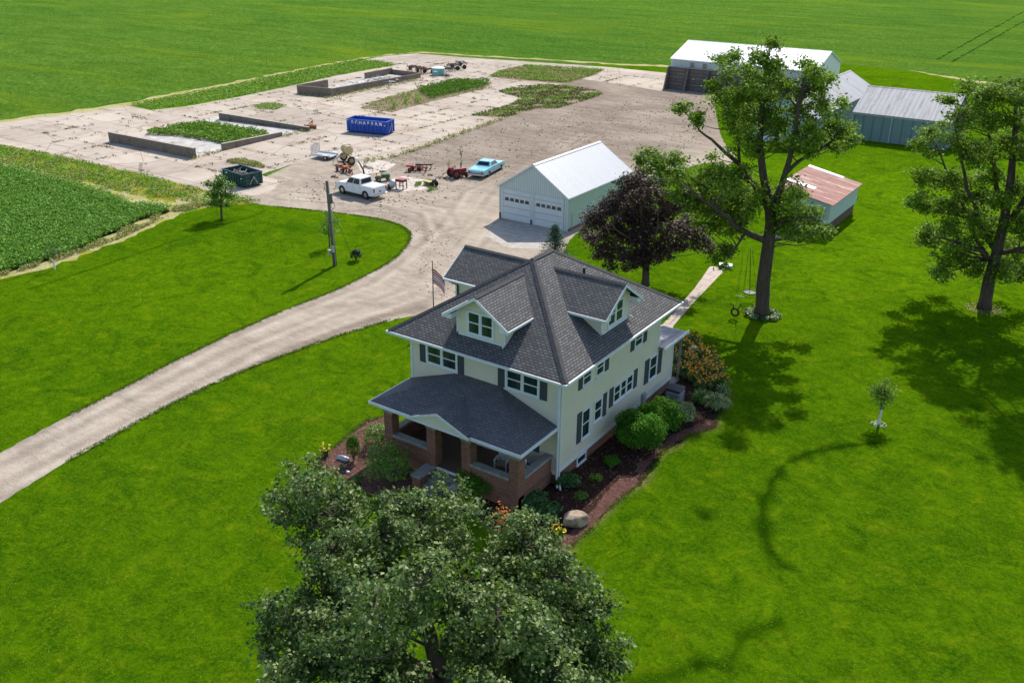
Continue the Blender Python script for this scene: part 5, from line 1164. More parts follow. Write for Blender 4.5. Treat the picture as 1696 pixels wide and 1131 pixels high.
def panel(w, quad, u0, u1, v0, v1, off=.006):
    A, B, C, D_ = [np.array(q, float) for q in quad]; n = np.cross(B-A, D_-A); n /= np.linalg.norm(n)
    P = [mix4(A, B, C, D_, u, v)+n*off for u, v in ((u0, v0), (u1, v0), (u1, v1), (u0, v1))]; Q = [p-n*(off+.02) for p in P]
    w.add([tuple(p) for p in P+Q], [(0, 1, 2, 3), (7, 6, 5, 4), (0, 4, 5, 1), (1, 5, 6, 2), (2, 6, 7, 3), (3, 7, 4, 0)])
def cabin(parent, xb0, xb1, xt0, xt1, zb, zt, wb, wt, paint, split, roofp=None):
    """xb0 front bottom, xb1 rear bottom"""
    b = [(xb0, -wb, zb), (xb1, -wb, zb), (xb1, wb, zb), (xb0, wb, zb)]; t_ = [(xt0, -wt, zt), (xt1, -wt, zt), (xt1, wt, zt), (xt0, wt, zt)]
    w = MB(); w.add(b+t_, [(0, 1, 2, 3), (4, 7, 6, 5), (0, 4, 5, 1), (1, 5, 6, 2), (2, 6, 7, 3), (3, 7, 4, 0)]); o = w.build('cabin', paint, parent); bevel(o, .05, 3)
    w = MB(); sides = [(b[1], b[0], t_[0], t_[1]), (b[3], b[2], t_[2], t_[3])]
    panel(w, (b[0], b[3], t_[3], t_[0]), .08, .92, .12, .9); w.build('windscreen', 'car_glass', o)
    w = MB(); panel(w, (b[2], b[1], t_[1], t_[2]), .09, .91, .2, .86); w.build('rear_window', 'car_glass', o)
    for q in sides:
        q = q if np.cross(np.array(q[1])-q[0], np.array(q[3])-q[0])[1]*(q[0][1]) > 0 else (q[1], q[0], q[3], q[2])
        for u0, u1 in split:
            rev = q[0][0] < q[1][0]
            w = MB(); panel(w, q, u0 if not rev else 1-u1, u1 if not rev else 1-u0, .14, .86); w.build('side_window', 'car_glass', o)
    return o
def body(parent, prof, hw, paint, taper=.04, name='body'):
    w = MB(); w.extr(prof, -hw, hw, 1); o = w.build(name, paint, parent); bevel(o, .045, 3); return o
M['truck_white'] = plain('white_car_paint', (.70, .72, .74), .22, .02, spec=.6); M['turquoise'] = plain('turquoise_car_paint', (.20, .50, .58), .22, .03, spec=.6)
M['cover'] = plain('grey_white_bed_cover', (.55, .57, .60), .5, .05)
# pickup: local +x is forward
f0, f1 = G(568.3, 320.8), G(606.5, 330.0); fdir = (f0-f1)[:2]; wb_ = np.linalg.norm(fdir); fdir /= wb_; rz = math.atan2(fdir[1], fdir[0]); nl = np.array([-fdir[1], fdir[0]])
cen = (f0[:2]+f1[:2])/2-nl*.80
if np.dot(nl, (CAM-f0)[:2]) < 0: cen = (f0[:2]+f1[:2])/2+nl*.80
t = thing('pickup_truck', (cen[0], cen[1], 0), 'white crew-cab pickup truck parked facing left on the gravel', 'pickup truck', rz)
W2 = wb_/2
prof = [(-W2-1.18, .60), (-W2-1.16, 1.30), (-W2+.2, 1.32), (W2-.62, 1.26), (W2+.45, 1.20), (W2+.83, 1.06), (W2+.92, .60), (W2+.9, .42)]
prof = sideprofile(prof, [(W2, 1), (-W2, 1)], .47, .38)+[(-W2-1.15, .46)]
bo = body(t, prof, .94, 'truck_white')
cabin(bo, 1.12, -.98, .50, -.90, 1.24, 1.92, .90, .77, 'truck_white', ((.04, .46), (.50, .94)))
w = MB(); w.box(-W2-1.08, -.82, 1.27, -1.0, .82, 1.335); bevel(w.build('bed_cover', 'cover', t), .01)
w = MB(); w.box(-W2-1.30, -.9, .45, -W2-1.17, .9, .62); bevel(w.build('rear_bumper', 'chrome', t), .02)
w = MB(); w.box(W2+.95, -.88, .42, W2+1.02, .88, .68); bevel(w.build('front_bumper', 'steel_dark', t), .02)
w = MB(); w.box(W2+.93, -.55, .70, W2+.97, .55, .95); w.build('grille', 'black', t)
for s in (-1, 1):
    w = MB(); w.box(-W2-1.21, s*.84-.07, .84, -W2-1.15, s*.84+.07, 1.20); w.build('tail_light', 'red_lamp', t)
    w = MB(); w.box(W2+.84, s*.76-.14, .86, W2+.94, s*.76+.14, 1.04); w.build('headlight', 'glass', t)
    w = MB(); w.box(.72, s*1.02-.09, 1.22, .88, s*1.02+.09, 1.42); w.build('mirror', 'truck_white', t)
    w = MB(); w.box(-W2+.5, s*.96-.06, .34, W2-.5, s*.96+.06, .40); w.build('side_step', 'steel_dark', t)
    w = MB()
    for x in (.92, -.02, -.98): w.box(x-.008, s*.94-.004, .5, x+.008, s*.94+.004, 1.24)
    w.build('door_gap', 'steel_dark', t)
    w = MB(); w.box(.05, s*.955-.015, 1.08, .22, s*.955+.015, 1.11); w.build('door_handle', 'chrome', t); w = MB(); w.box(-.9, s*.955-.015, 1.08, -.73, s*.955+.015, 1.11); w.build('door_handle', 'chrome', t)
    for x in (W2, -W2): wheel(t, x, s*.82, .41, .42, .27, s)
w = MB(); w.box(-W2-1.185, -.14, .78, -W2-1.165, .14, .90); w.build('licence_plate', 'steel_dark', t)
w = MB(); w.box(-W2+.2, -.75, .30, W2-.2, .75, .5); w.build('underbody', 'steel_dark', t)
# turquoise two-door hardtop, nose pointing away
r0, r1 = G(809.3, 292.6), G(830, 281); fdir = (r1-r0)[:2]; wb_ = 3.25; fdir /= np.linalg.norm(fdir); rz = math.atan2(fdir[1], fdir[0]); nl = np.array([-fdir[1], fdir[0]])
mid = r0[:2]+fdir*1.6; cen = mid+nl*.86
t = thing('hardtop_car', (cen[0], cen[1], 0), 'turquoise vintage two-door hardtop car parked beside the garage', 'car', rz); W2 = wb_/2
prof = [(-W2-1.35, .52), (-W2-1.42, .62), (-W2-1.40, .84), (-W2-1.15, .93), (-.9, .98), (.9, .96), (W2+.65, .90), (W2+.95, .82), (W2+.98, .5), (W2+.85, .34)]
prof = sideprofile(prof, [(W2, 1), (-W2, 1)], .37, .30)+[(-W2-1.3, .38)]
bo = body(t, prof, .98, 'turquoise')
cabin(bo, 1.0, -1.30, .42, -.72, .96, 1.42, .90, .70, 'turquoise', ((.06, .52), (.55, .86)))
w = MB(); w.box(-W2-1.52, -.95, .34, -W2-1.38, .95, .52); bevel(w.build('rear_bumper', 'chrome', t), .03); w = MB(); w.box(W2+.95, -.95, .36, W2+1.08, .95, .52); bevel(w.build('front_bumper', 'chrome', t), .03)
w = MB(); w.box(-W2-1.445, -.9, .60, -W2-1.40, .9, .80); w.build('rear_panel', 'galv', t)
for s in (-1, 1):
    w = MB(); w.tube([(-W2-1.47, s*.72, .70), (-W2-1.40, s*.72, .70)], .10, 12); w.build('tail_light', 'red_lamp', t)
    w = MB(); w.tube([(W2+1.0, s*.72, .68), (W2+.9, s*.72, .68)], .10, 12); w.build('headlight', 'glass', t)
    w = MB(); w.box(-W2-1.2, s*.985-.006, .66, W2+.85, s*.985+.006, .69); w.box(-W2+.45, s*.985-.006, .33, W2-.45, s*.985+.006, .38); w.build('chrome_strip', 'chrome', t)
    w = MB(); w.box(.85, s*.984-.004, .38, .866, s*.984+.004, .95); w.box(-.45, s*.984-.004, .38, -.434, s*.984+.004, .95); w.build('door_gap', 'steel_dark', t)
    for x in (W2, -W2): wheel(t, x, s*.84, .33, .34, .2, s)
w = MB(); w.box(-W2-1.0, -.8, .25, W2+.5, .8, .42); w.build('underbody', 'steel_dark', t)

# ------------------------------------------------------------------ farm clutter on the yard
# flat trailer with raised mesh ramp
b = G(545, 263); t = thing('utility_trailer', (b[0], b[1], 0), 'small galvanised flat trailer with its mesh ramp raised', 'trailer', .15); t.scale = (.82, .82, .82)
w = MB(); w.box(-2.2, -1.0, .42, .9, 1.0, .50); w.build('deck', 'galv', t); 
for yy in (-1.0, .94): w = MB(); w.box(-2.2, yy, .5, .9, yy+.06, .72); w.build('side_rail', 'white', t)
w = MB(); 
for i in range(6): w.box(-2.26, -1.0, .55+i*.26, -2.2, 1.0, .60+i*.26)
for i in range(7): w.box(-2.27, -1.0+i*.32, .5, -2.21, -.95+i*.32, 1.92)
w.build('ramp', 'galv', t)
w = MB(); w.tube([(.9, -.8, .45), (2.0, 0, .42)], .04, 6); w.tube([(.9, .8, .45), (2.0, 0, .42)], .04, 6); w.tube([(2.0, 0, .42), (2.4, 0, .42)], .05, 6); w.build('tongue', 'steel_dark', t)
for s in (-1, 1):
    wheel(t, .2, s*1.12, .32, .33, .2, s); w = MB(); w.box(-.2, s*1.12-.13, .66, .6, s*1.12+.13, .70); w.build('mudguard', 'white', t)
# tank sprayer on tall wheels
b = G(576, 270); t = thing('tank_sprayer', (b[0], b[1], 0), 'yellow tank sprayer on tall yellow-rimmed wheels', 'sprayer', -.45)
w = MB(); w.tube([(-.75, 0, 1.55), (-.68, 0, 1.55), (.68, 0, 1.55), (.75, 0, 1.55)], [.38, .5, .5, .38], 18); w.build('tank', 'tankyellow', t, False)
for x in (-.22, .22): w = MB(); torus(w, (x, 0, 1.55), .51, .02, 'x', 20, 5); w.build('strap', 'steel_dark', t)
w = MB(); w.box(-.7, -.35, .98, .7, -.27, 1.08); w.box(-.7, .27, .98, .7, .35, 1.08); w.box(-1.05, -.06, .9, 1.05, .06, .98); w.build('frame', 'yellow', t)
for x in (-1.05, 1.05): w = MB(); w.tube([(x, 0, .94), (x*1.15, 0, .5)], .05, 6); w.build('axle_leg', 'yellow', t); wheel(t, x*1.15, 0, .48, .48, .2, 1 if x > 0 else -1, 'yellow', 'x')
w = MB(); w.tube([(0, -.3, 1.0), (0, -1.9, .45)], .04, 6); w.tube([(-.5, -.3, 1.0), (0, -1.4, .62)], .03, 6); w.tube([(.5, -.3, 1.0), (0, -1.4, .62)], .03, 6); w.tube([(0, -1.7, .5), (0, -1.7, 0)], .03, 6); w.build('drawbar', 'galv', t)
# teal water tank
b = G(726, 124.5); t = thing('stock_tank', (b[0], b[1], 0), 'round teal tank with a white lid at the back of the yard', 'tank')
w = MB(); w.tube([(0, 0, .0), (0, 0, 1.15)], 1.15, 28); w.build('tank', 'teal', t); w = MB(); w.tube([(0, 0, 1.15), (0, 0, 1.28), (0, 0, 1.5)], [1.17, 1.12, .25], 28); w.build('lid', 'white', t)
b = G(721.5, 128.3); t = thing('metal_stand', (b[0], b[1], 0), 'pale metal stand in front of the teal tank', 'stand')
MB().box(-.35, -.25, .95, .35, .25, 1.0).build('top', 'galv', t)
for x in (-.3, .3):
    for y in (-.2, .2): MB().tube([(x*1.2, y*1.2, 0), (x, y, .95)], .03, 5).build('leg', 'galv', t)
def cultivator(px, L, rz, label, mat='rust', wheels=True, n=9, hh=.75):
    b = G(*px); t = thing('cultivator', (b[0], b[1], 0), label, 'farm implement', rz, 'old cultivators at the back of the yard')
    for yy in (-.7, 0, .7): w = MB(); w.box(-L/2, yy-.06, hh, L/2, yy+.06, hh+.12); w.build('tool_bar', mat, t)
    for x in (-L/3, 0, L/3): w = MB(); w.box(x-.05, -.9, hh+.12, x+.05, .9, hh+.2); w.build('cross_bar', mat, t)
    for i in range(n):
        x = -L/2+L*(i+.5)/n; yy = (-.7, 0, .7)[i % 3]
        w = MB(); w.tube([(x, yy, hh), (x, yy-.25, hh*.6), (x, yy, .05), (x, yy+.15, 0)], [.04, .04, .035, .05], 5); w.build('tine', mat, t)
        if i % 3 == 0: w = MB(); w.tube([(x, yy, hh), (x+.1, yy, hh+.55)], .035, 5); w.build('lever', mat, t)
    if wheels:
        for x in (-L/2-.15, L/2+.15): wheel(t, x, .2, .38, .38, .2, 1 if x > 0 else -1, 'steel_dark', 'x')
    w = MB(); w.tube([(0, -.8, hh), (0, -2.0, .5)], .06, 6); w.build('drawbar', mat, t)
cultivator((690, 119), 4.2, -.25, 'rusty red-brown cultivator left of the teal tank')
cultivator((703, 122), 2.6, .2, 'smaller rusty cultivator touching the left side of the teal tank', n=6)
cultivator((745, 119), 2.2, -.5, 'low rusty harrow just right of the teal tank', 'steel_dark', False, 6, .5)
cultivator((752, 115), 3.0, -.6, 'dark folded harrow behind the low rusty harrow', 'steel_dark', True, 7)
cultivator((764, 112), 4.2, -.75, 'dark wheeled harrow farthest right at the back of the yard', 'steel_dark', True, 9, .8)
scrap('scrap_heap', (737, 127), .7, .4, .5, 26, 'small rusty lump right of the pale metal stand', ('rust', 'steel_dark'), sz=.4)
scrap('scrap_heap', (743, 126), .9, .5, .3, 20, 'low dark scraps farther right of the teal tank', ('steel_dark', 'rust'), sz=.35)
# orange scraper blade near the pit wall
b = G(514, 213); t = thing('scraper_blade', (b[0], b[1], 0), 'orange scraper blade beside the far pit wall', 'farm implement', .2)
MB().box(-.95, -.06, .02, .95, .04, .42).build('blade', 'orange', t)
w = MB(); w.tube([(-.4, 0, .35), (0, .7, .95)], .05, 6); w.tube([(.4, 0, .35), (0, .7, .95)], .05, 6); w.tube([(0, .7, .95), (0, -.1, .3)], .05, 6); w.tube([(-.5, .8, .3), (.5, .8, .3)], .06, 6); w.tube([(0, .1, .3), (0, .8, .3)], .07, 6); w.build('frame', 'orange', t)
def ploughframe(px, L, rz, mat, label, name='plough', dark='steel_dark'):
    b = G(*px); t = thing(name, (b[0], b[1], 0), label, 'farm implement', rz)
    w = MB(); w.box(-L/2, -.07, .5, L/2, .07, .64); w.build('beam', mat, t)
    for i in range(4):
        x = -L/2+L*(i+.5)/4; w = MB(); w.tube([(x, 0, .55), (x+.1, .05, .2), (x-.1, .1, .02)], [.05, .05, .08], 6); w.build('share', dark if i % 2 else mat, t)
    w = MB(); w.box(-L/2-.1, -.3, .55, -L/2+.5, .3, .72); w.build('seat_bracket', mat, t)
    for y in (-.45, .45): wheel(t, -L/3, y, .25, .25, .1, 1 if y > 0 else -1, mat)
    return t
ploughframe((692, 285), 2.3, .35, 'red', 'red wheeled implement left of the small red tractor')
ploughframe((703, 281.5), 1.8, .7, 'steel_dark', 'dark implement frame just behind the red wheeled one', dark='rust')
ploughframe((568, 284), 1.3, -.2, 'orange', 'small orange implement lying left of the rusty orange frame')
ploughframe((578, 288), 1.7, -.35, 'orange', 'rusty orange frame on the ground above the white pickup', dark='rust')
scrap('scrap_heap', (571, 275), 1.1, .6, .45, 44, 'dark scrap heap under the yellow tank sprayer', ('rust', 'steel_dark'), sz=.35)
scrap('scrap_heap', (555, 294), .6, .3, .3, 16, 'small dark scrap at the left of the rusty orange frame', ('steel_dark', 'rust'), sz=.3)
# small old red tractor
b = G(757, 294); t = thing('small_tractor', (b[0], b[1], 0), 'small old red tractor with dark wheels left of the turquoise car', 'tractor', 1.2)
w = MB(); w.box(-.2, -.2, .5, 1.1, .2, .95); bevel(w.build('hood', 'red', t), .05); w = MB(); w.box(-.6, -.18, .45, -.2, .18, .7); w.build('gearbox', 'red', t)
w = MB(); w.box(-.65, -.22, .85, -.3, .22, .92); w.tube([(-.66, 0, .9), (-.72, 0, 1.15)], [.2, .18], 8); w.build('seat', 'red', t)
w = MB(); w.tube([(-.1, 0, .95), (-.3, 0, 1.25)], .02, 5); torus(w, (-.3, 0, 1.25), .17, .02, 'z', 14, 5); w.build('steering_wheel', 'black', t)
for s in (-1, 1): wheel(t, -.4, s*.55, .52, .52, .25, s, 'red'); wheel(t, .95, s*.4, .28, .28, .14, s, 'red')
for s in (-1, 1): w = MB(); w.box(-.75, s*.55-.14, 1.05, -.1, s*.55+.14, 1.09); w.build('fender', 'red', t)
w = MB(); w.tube([(-.6, 0, .4), (-1.5, .1, .15)], .05, 6); w.tube([(-1.5, -.3, .12), (-1.5, .5, .12)], .05, 6); w.build('drawbar', 'steel_dark', t)
w = MB(); w.tube([(.5, .1, .95), (.5, .1, 1.5)], .03, 6); w.build('exhaust', 'steel_dark', t)
# red-topped workbench, mixer, green barrow, yellow cart, jib
b = G(665, 313); t = thing('work_table', (b[0], b[1], 0), 'red-topped table with dark blue legs on the pale slab', 'table', .1)
bevel(MB().box(-.5, -.4, .95, .5, .4, 1.05).build('top', 'red', t), .02)
MB().box(-.45, -.35, .78, .45, .35, .95).build('apron', 'navy', t)
for x in (-.43, .43):
    for y in (-.33, .33): MB().box(x-.04, y-.04, 0, x+.04, y+.04, .8).build('leg', 'red' if y > 0 else 'shutter', t)
MB().box(-.4, -.03, .3, .4, .03, .36).build('stretcher', 'shutter', t)
b = G(650, 314); t = thing('concrete_mixer', (b[0], b[1], 0), 'grey drum machine standing left of the red-topped table', 'machine', .5)
w = MB(); w.tube([(-.1, 0, .25), (0, 0, .55), (.12, 0, .8), (.2, 0, .95)], [.25, .38, .36, .2], 14); w.build('drum', 'galv', t, True)
MB().box(-.45, -.25, .15, .1, .25, .55).build('motor_case', 'shutter', t)
for s in (-1, 1): wheel(t, -.3, s*.32, .18, .18, .08, s, 'steel_dark')
MB().tube([(.1, .3, 0), (.1, .3, .6)], .03, 5).build('leg', 'steel_dark', t)
b = G(634, 300); t = thing('lawn_tractor', (b[0], b[1], 0), 'small green machine behind the tail of the white pickup', 'lawn tractor', .9)
w = MB(); w.box(-.1, -.28, .35, .75, .28, .75); bevel(w.build('hood', 'green_paint', t), .05); MB().box(-.7, -.4, .35, -.1, .4, .5).build('deck', 'green_paint', t)
w = MB(); w.box(-.6, -.22, .55, -.25, .22, .65); w.box(-.66, -.22, .6, -.6, .22, .95); w.build('seat', 'yellow', t)
w = MB(); w.tube([(0, 0, .75), (-.15, 0, .98)], .02, 5); torus(w, (-.15, 0, .98), .14, .02, 'z', 12, 5); w.build('steering_wheel', 'black', t)
for s in (-1, 1): wheel(t, -.5, s*.42, .25, .25, .18, s, 'yellow'); wheel(t, .55, s*.36, .18, .18, .12, s, 'yellow')
b = G(714, 308); t = thing('garden_cart', (b[0], b[1], 0), 'low yellow cart with black wheels on the weedy edge', 'cart', -.1)
MB().box(-.95, -.3, .35, .25, .3, .45).build('bed', 'yellow', t)
for s in (-1, 1): wheel(t, .45, s*.32, .28, .28, .12, s, 'steel_dark')
w = MB(); w.tube([(.25, 0, .4), (.5, 0, .5), (.75, 0, .95)], .04, 6); w.box(.35, -.2, .4, .6, .2, .75); w.build('engine', 'steel_dark', t)
b = G(601, 295); t = thing('loader_jib', (b[0], b[1], 0), 'upright rusty jib with a white head behind the pickup cab', 'farm implement', .3)
w = MB(); w.tube([(.2, 0, .0), (.1, 0, .9), (-.5, 0, 1.9)], [.12, .09, .06], 6); w.tube([(.1, 0, .9), (.25, .1, 1.9)], .04, 5); w.build('arm', 'rust', t)
MB().box(-.75, -.15, 1.7, -.4, .15, 2.1).build('head', 'white', t); MB().box(-.4, -.4, 0, .6, .4, .25).build('base', 'steel_dark', t)
rubble = [((613, 280), 'brown scrap lump on the pale slab behind the pickup'), ((634, 285), 'rusty scrap at the right of the pale slab'), ((608, 278), 'dark scrap by the upright jib'), ((637, 310), 'dark lump at the left edge of the slab with the table'), ((713, 291), 'reddish scrap between the red implement and the tractor'), ((728, 295), 'dark scraps right of the yellow cart'), ((765, 296), 'dark scrap behind the small red tractor')]
for px, lb in rubble: scrap('scrap_heap', px, .45, .25, .22, 12, lb, ('rust', 'steel_dark'), sz=.25)
def snag(px, h, label):
    b = G(*px); t = thing('dead_weed', (b[0], b[1], 0), label, 'weed'); w = MB()
    for k in range(7):
        e = RNG.normal(size=3)*(.18, .18, .1); w.tube([(0, 0, 0), (e[0]*.4, e[1]*.4, h*.55), (e[0], e[1], h*random.uniform(.8, 1))], [.018, .012, .006], 4)
    w.build('stem', 'rust', t); leafmesh('seed_head', RNG.normal(size=(70, 3))*(.14, .14, .2)+(0, 0, h*.9), .09, 'dryweed_leaf', t)
snag((764, 281), 1.1, 'tall dead weed left of the turquoise car'); snag((744, 283), 1.1, 'tall dead weed left of the small red tractor'); snag((764, 262), 1.2, 'tall dead weed behind the turquoise car')
bn = G(842, 378)
# ------------------------------------------------------------------ weeds and crops (nobody could count these)
def fill(poly, n, edge=0., seed=0):
    P = np.array([p[:2] for p in poly]); lo, hi = P.min(0), P.max(0); out = []; c = 0
    while c < n:
        q = RNG.uniform(lo, hi, (n*2, 2)); q = q[inpoly(q, P)]; out.append(q); c += len(q)
        if len(q) == 0: break
    return np.concatenate(out)[:n]
def vnoise(p, s, seed=0):
    r = np.random.default_rng(seed); v = np.zeros(len(p))
    for k in range(5):
        a = r.normal(size=2)*s; v += np.sin(p@a*2.2+r.uniform(0, 6.3))
    return v/5
def weeds(name, poly, n, h, size, leaf, label, cat='weeds', thr=None, s=.8, group=None, tilt=.5):
    q = fill(poly, n); v = vnoise(q, s, len(q) % 97)
    if thr is not None: k = v > thr; q, v = q[k], v[k]
    hh = h*(.5+.6*np.clip(v+.5, 0, 1)); z = RNG.uniform(0, 1, len(q))**.6*hh+.03
    o = leafmesh(name, np.column_stack([q, z]), size, leaf, None, tilt, .6); return tag(o, label, cat, group, 'stuff')
pit = PX((243, 221), (312, 207), (350, 206), (445, 224), (446, 228), (405, 236), (372, 240), (335, 232), (290, 226), (245, 224))
weeds('weed_patch', pit, 9000, .6, .24, 'weed_leaf', 'dense green weeds growing inside the pit between low walls')
weeds('weed_patch', pit, 3000, .65, .24, 'yew_leaf', 'darker weeds mixed into the pit between low walls')
ptc = PX((596, 180), (640, 162), (700, 145), (760, 133), (815, 137), (805, 147), (740, 163), (680, 178), (648, 187), (615, 182))
weeds('weed_patch', ptc, 3000, .25, .24, 'dryweed_leaf', 'sparse dry weeds on the strip behind the blue dumpster')
weeds('weed_patch', PX((700, 158), (690, 150), (720, 142), (760, 134), (812, 136), (800, 146), (750, 156), (715, 165)), 6000, .7, .26, 'yew_leaf', 'tall dark green weeds on the strip behind the blue dumpster')
weeds('weed_patch', PX((640, 168), (690, 152), (710, 160), (700, 172), (660, 182), (645, 185)), 2400, .7, .26, 'weed_leaf', 'patchy green weeds at the near end of the strip', thr=.3)
weeds('weed_patch', PX((810, 127), (830, 118), (870, 109), (1000, 116), (985, 124), (940, 138), (900, 135), (850, 131)), 8000, .3, .26, 'weed_leaf', 'broad patch of weeds at the far edge of the yard', thr=0, s=.5)
weeds('weed_patch', PX((810, 127), (830, 118), (870, 109), (1000, 116), (985, 124), (940, 138), (900, 135), (850, 131)), 5000, .2, .32, 'dryweed_leaf', 'dry undergrowth below the far patch of weeds')
pt3 = PX((825, 152), (860, 143), (920, 141), (985, 150), (1000, 157), (960, 170), (925, 180), (890, 180), (840, 195), (780, 192), (850, 172), (862, 163))
weeds('weed_patch', pt3, 7500, .38, .24, 'weed_leaf', 'ragged weeds between the slabs and the muddy yard', thr=.12, s=.7)
weeds('weed_patch', pt3, 6000, .18, .3, 'dark_weed', 'dark low weeds between the slabs and the muddy yard', thr=-.3, s=.5)
weeds('weed_patch', PX((690, 311), (680, 302), (700, 298), (728, 303), (735, 312), (710, 318)), 2400, .22, .16, 'weed_leaf', 'green weeds round the yellow cart', thr=.15, s=1.2)
weeds('weed_patch', PX((375, 269), (380, 265), (420, 268), (441, 276), (436, 279), (400, 274)), 1700, .3, .18, 'dryweed_leaf', 'narrow weed strip behind the green dumpster')
weeds('weed_patch', PX((418, 177), (440, 171), (475, 175), (460, 182), (430, 182)), 1200, .2, .2, 'weed_leaf', 'small weed patch on the concrete beyond the far pit wall')
for ln, n, lb in ((((600, 270), (640, 262), (690, 249), (735, 232), (832, 197)), 1500, 'weeds along the slab edge beside the muddy yard'), (((332, 259), (372, 250)), 120, 'weeds at the threshold of the pit'), (((467, 227), (515, 216)), 220, 'weeds at the far threshold of the pit'), (((320, 265), (326, 259)), 80, 'weeds at the end of the long pit wall'), (((548, 163), (600, 152), (700, 131)), 900, 'dry weeds at the foot of the concrete-walled pit'), (((493, 157), (547, 163)), 260, 'weeds at the near foot of the concrete-walled pit')):
    P = [G(*p)[:2] for p in ln]; pts = []
    for a, b in zip(P[:-1], P[1:]):
        L = np.linalg.norm(b-a); k = int(n*L/sum(np.linalg.norm(y-x) for x, y in zip(P[:-1], P[1:])))+1; u = RNG.uniform(0, 1, k)[:, None]; pts.append(a+(b-a)*u+RNG.normal(size=(k, 2))*.35)
    q = np.concatenate(pts); q = q[vnoise(q, 1.2, 5) > -.25]; o = leafmesh('weed_strip', np.column_stack([q, RNG.uniform(.03, .3, len(q))]), .22, 'dryweed_leaf', None, .6); tag(o, lb, 'weeds', None, 'stuff')
# tufts sprouting from joints and cracks in the concrete
yard_in = PX((20, 215), (200, 185), (480, 152), (680, 100), (900, 112), (1080, 128), (1090, 148), (930, 135), (830, 190), (640, 258), (480, 270), (400, 320), (330, 305), (100, 250))
q = fill(yard_in, 3600); i6 = q[:, 0]/6.0; j4 = q[:, 1]/4.5
sn = RNG.uniform(0, 1, len(q)); qx = q.copy(); a = sn < .42; qx[a, 0] = np.round(i6[a])*6.0+RNG.normal(size=a.sum())*.08; b_ = (sn >= .42) & (sn < .8); qx[b_, 1] = np.round(j4[b_])*4.5+RNG.normal(size=b_.sum())*.08
k = vnoise(qx, .5, 3) > .05; qx = qx[k]
cl = np.repeat(qx, 9, 0)+RNG.normal(size=(len(qx)*9, 2))*(.22, .10); o = leafmesh('crack_weeds', np.column_stack([cl, RNG.uniform(.02, .16, len(cl))]), .15, 'dark_weed', None, .8); tag(o, 'low brown-green weeds along the joints of the concrete yard', 'weeds', None, 'stuff')
# clods and stones on the muddy yard and drive
mudp = PX((620, 275), (735, 236), (830, 205), (950, 180), (1090, 160), (1170, 150), (1180, 230), (1100, 270), (1000, 240), (880, 260), (820, 320), (760, 330), (700, 345), (600, 345), (500, 335), (450, 325), (500, 300))
def stones(name, poly, n, smax, mat, label, seed):
    q = fill(poly, n); q = q[vnoise(q, .7, seed) > -.15]; V = []; Fc = []; r = np.random.default_rng(seed)
    for x, y in q:
        s = smax*r.uniform(.25, 1)**2+.02; b0 = len(V); a = r.uniform(0, 3); P = []
        for k in range(5): t_ = a+k*1.257; P.append((x+math.cos(t_)*s*r.uniform(.7, 1.3), y+math.sin(t_)*s*r.uniform(.7, 1.3), .01))
        P.append((x+s*.1, y, s*.75)); V += P; Fc += [(b0+k, b0+(k+1) % 5, b0+5) for k in range(5)]
    o = mkobj(name, V, Fc, mat, None, False, False); return tag(o, label, 'stones', None, 'stuff')
M['clod'] = plain('brown_clods', (.20, .145, .105), .95, .3, 3); M['stone'] = plain('grey_gravel_stones', (.36, .32, .28), .95, .3, 3)
stones('clods', mudp, 2600, .13, 'clod', 'brown clods and debris scattered over the muddy yard', 4)
stones('loose_stones', mudp, 2600, .10, 'stone', 'loose pale stones on the muddy yard', 5)
stones('loose_stones', PX((560, 350), (640, 345), (720, 372), (800, 420), (850, 440), (820, 480), (740, 505), (700, 510), (690, 440), (700, 400)), 900, .07, 'clod', 'small dark stones on the drive near the flagpole', 6)
for nm, pp, sd_ in (('bare_ground', ptc, 31), ('bare_ground', pt3, 32), ('bare_ground', PX((808, 127), (830, 118), (870, 109), (1002, 116), (985, 125), (940, 140), (900, 137), (850, 133)), 33)): sheet(nm, pp, .018, 'dirt', .5, 1.2, sd_)
# weedy verge left
vg = PX((0, 243), (60, 253), (150, 272), (250, 294), (340, 318), (400, 330), (440, 330), (430, 337), (345, 342), (300, 332), (220, 322), (130, 302), (60, 284), (0, 274))
weeds('verge_weeds', vg, 9000, .38, .2, 'weed_leaf', 'rough green weeds between the concrete yard and the bean field', thr=-.35, s=.5)
weeds('verge_weeds', vg, 5000, .4, .2, 'dryweed_leaf', 'dry seeding weeds between the concrete yard and the bean field', thr=-.1, s=.7)
weeds('verge_weeds', PX((215, 174), (250, 182), (300, 177), (400, 160), (480, 143), (560, 125), (600, 118), (655, 108), (630, 103), (600, 100), (500, 118), (430, 132), (330, 153)), 14000, .4, .28, 'weed_leaf', 'bright rough weeds between the concrete yard and the far field', s=.3)
weeds('straw_weeds', PX((0, 459), (90, 435), (200, 396), (290, 354), (345, 341), (345, 334), (290, 345), (262, 356), (205, 382), (148, 408), (75, 432), (0, 454)), 5000, .3, .16, 'dryweed_leaf', 'dry straw-coloured weeds along the lower edge of the bean field', thr=-.2, s=.9)
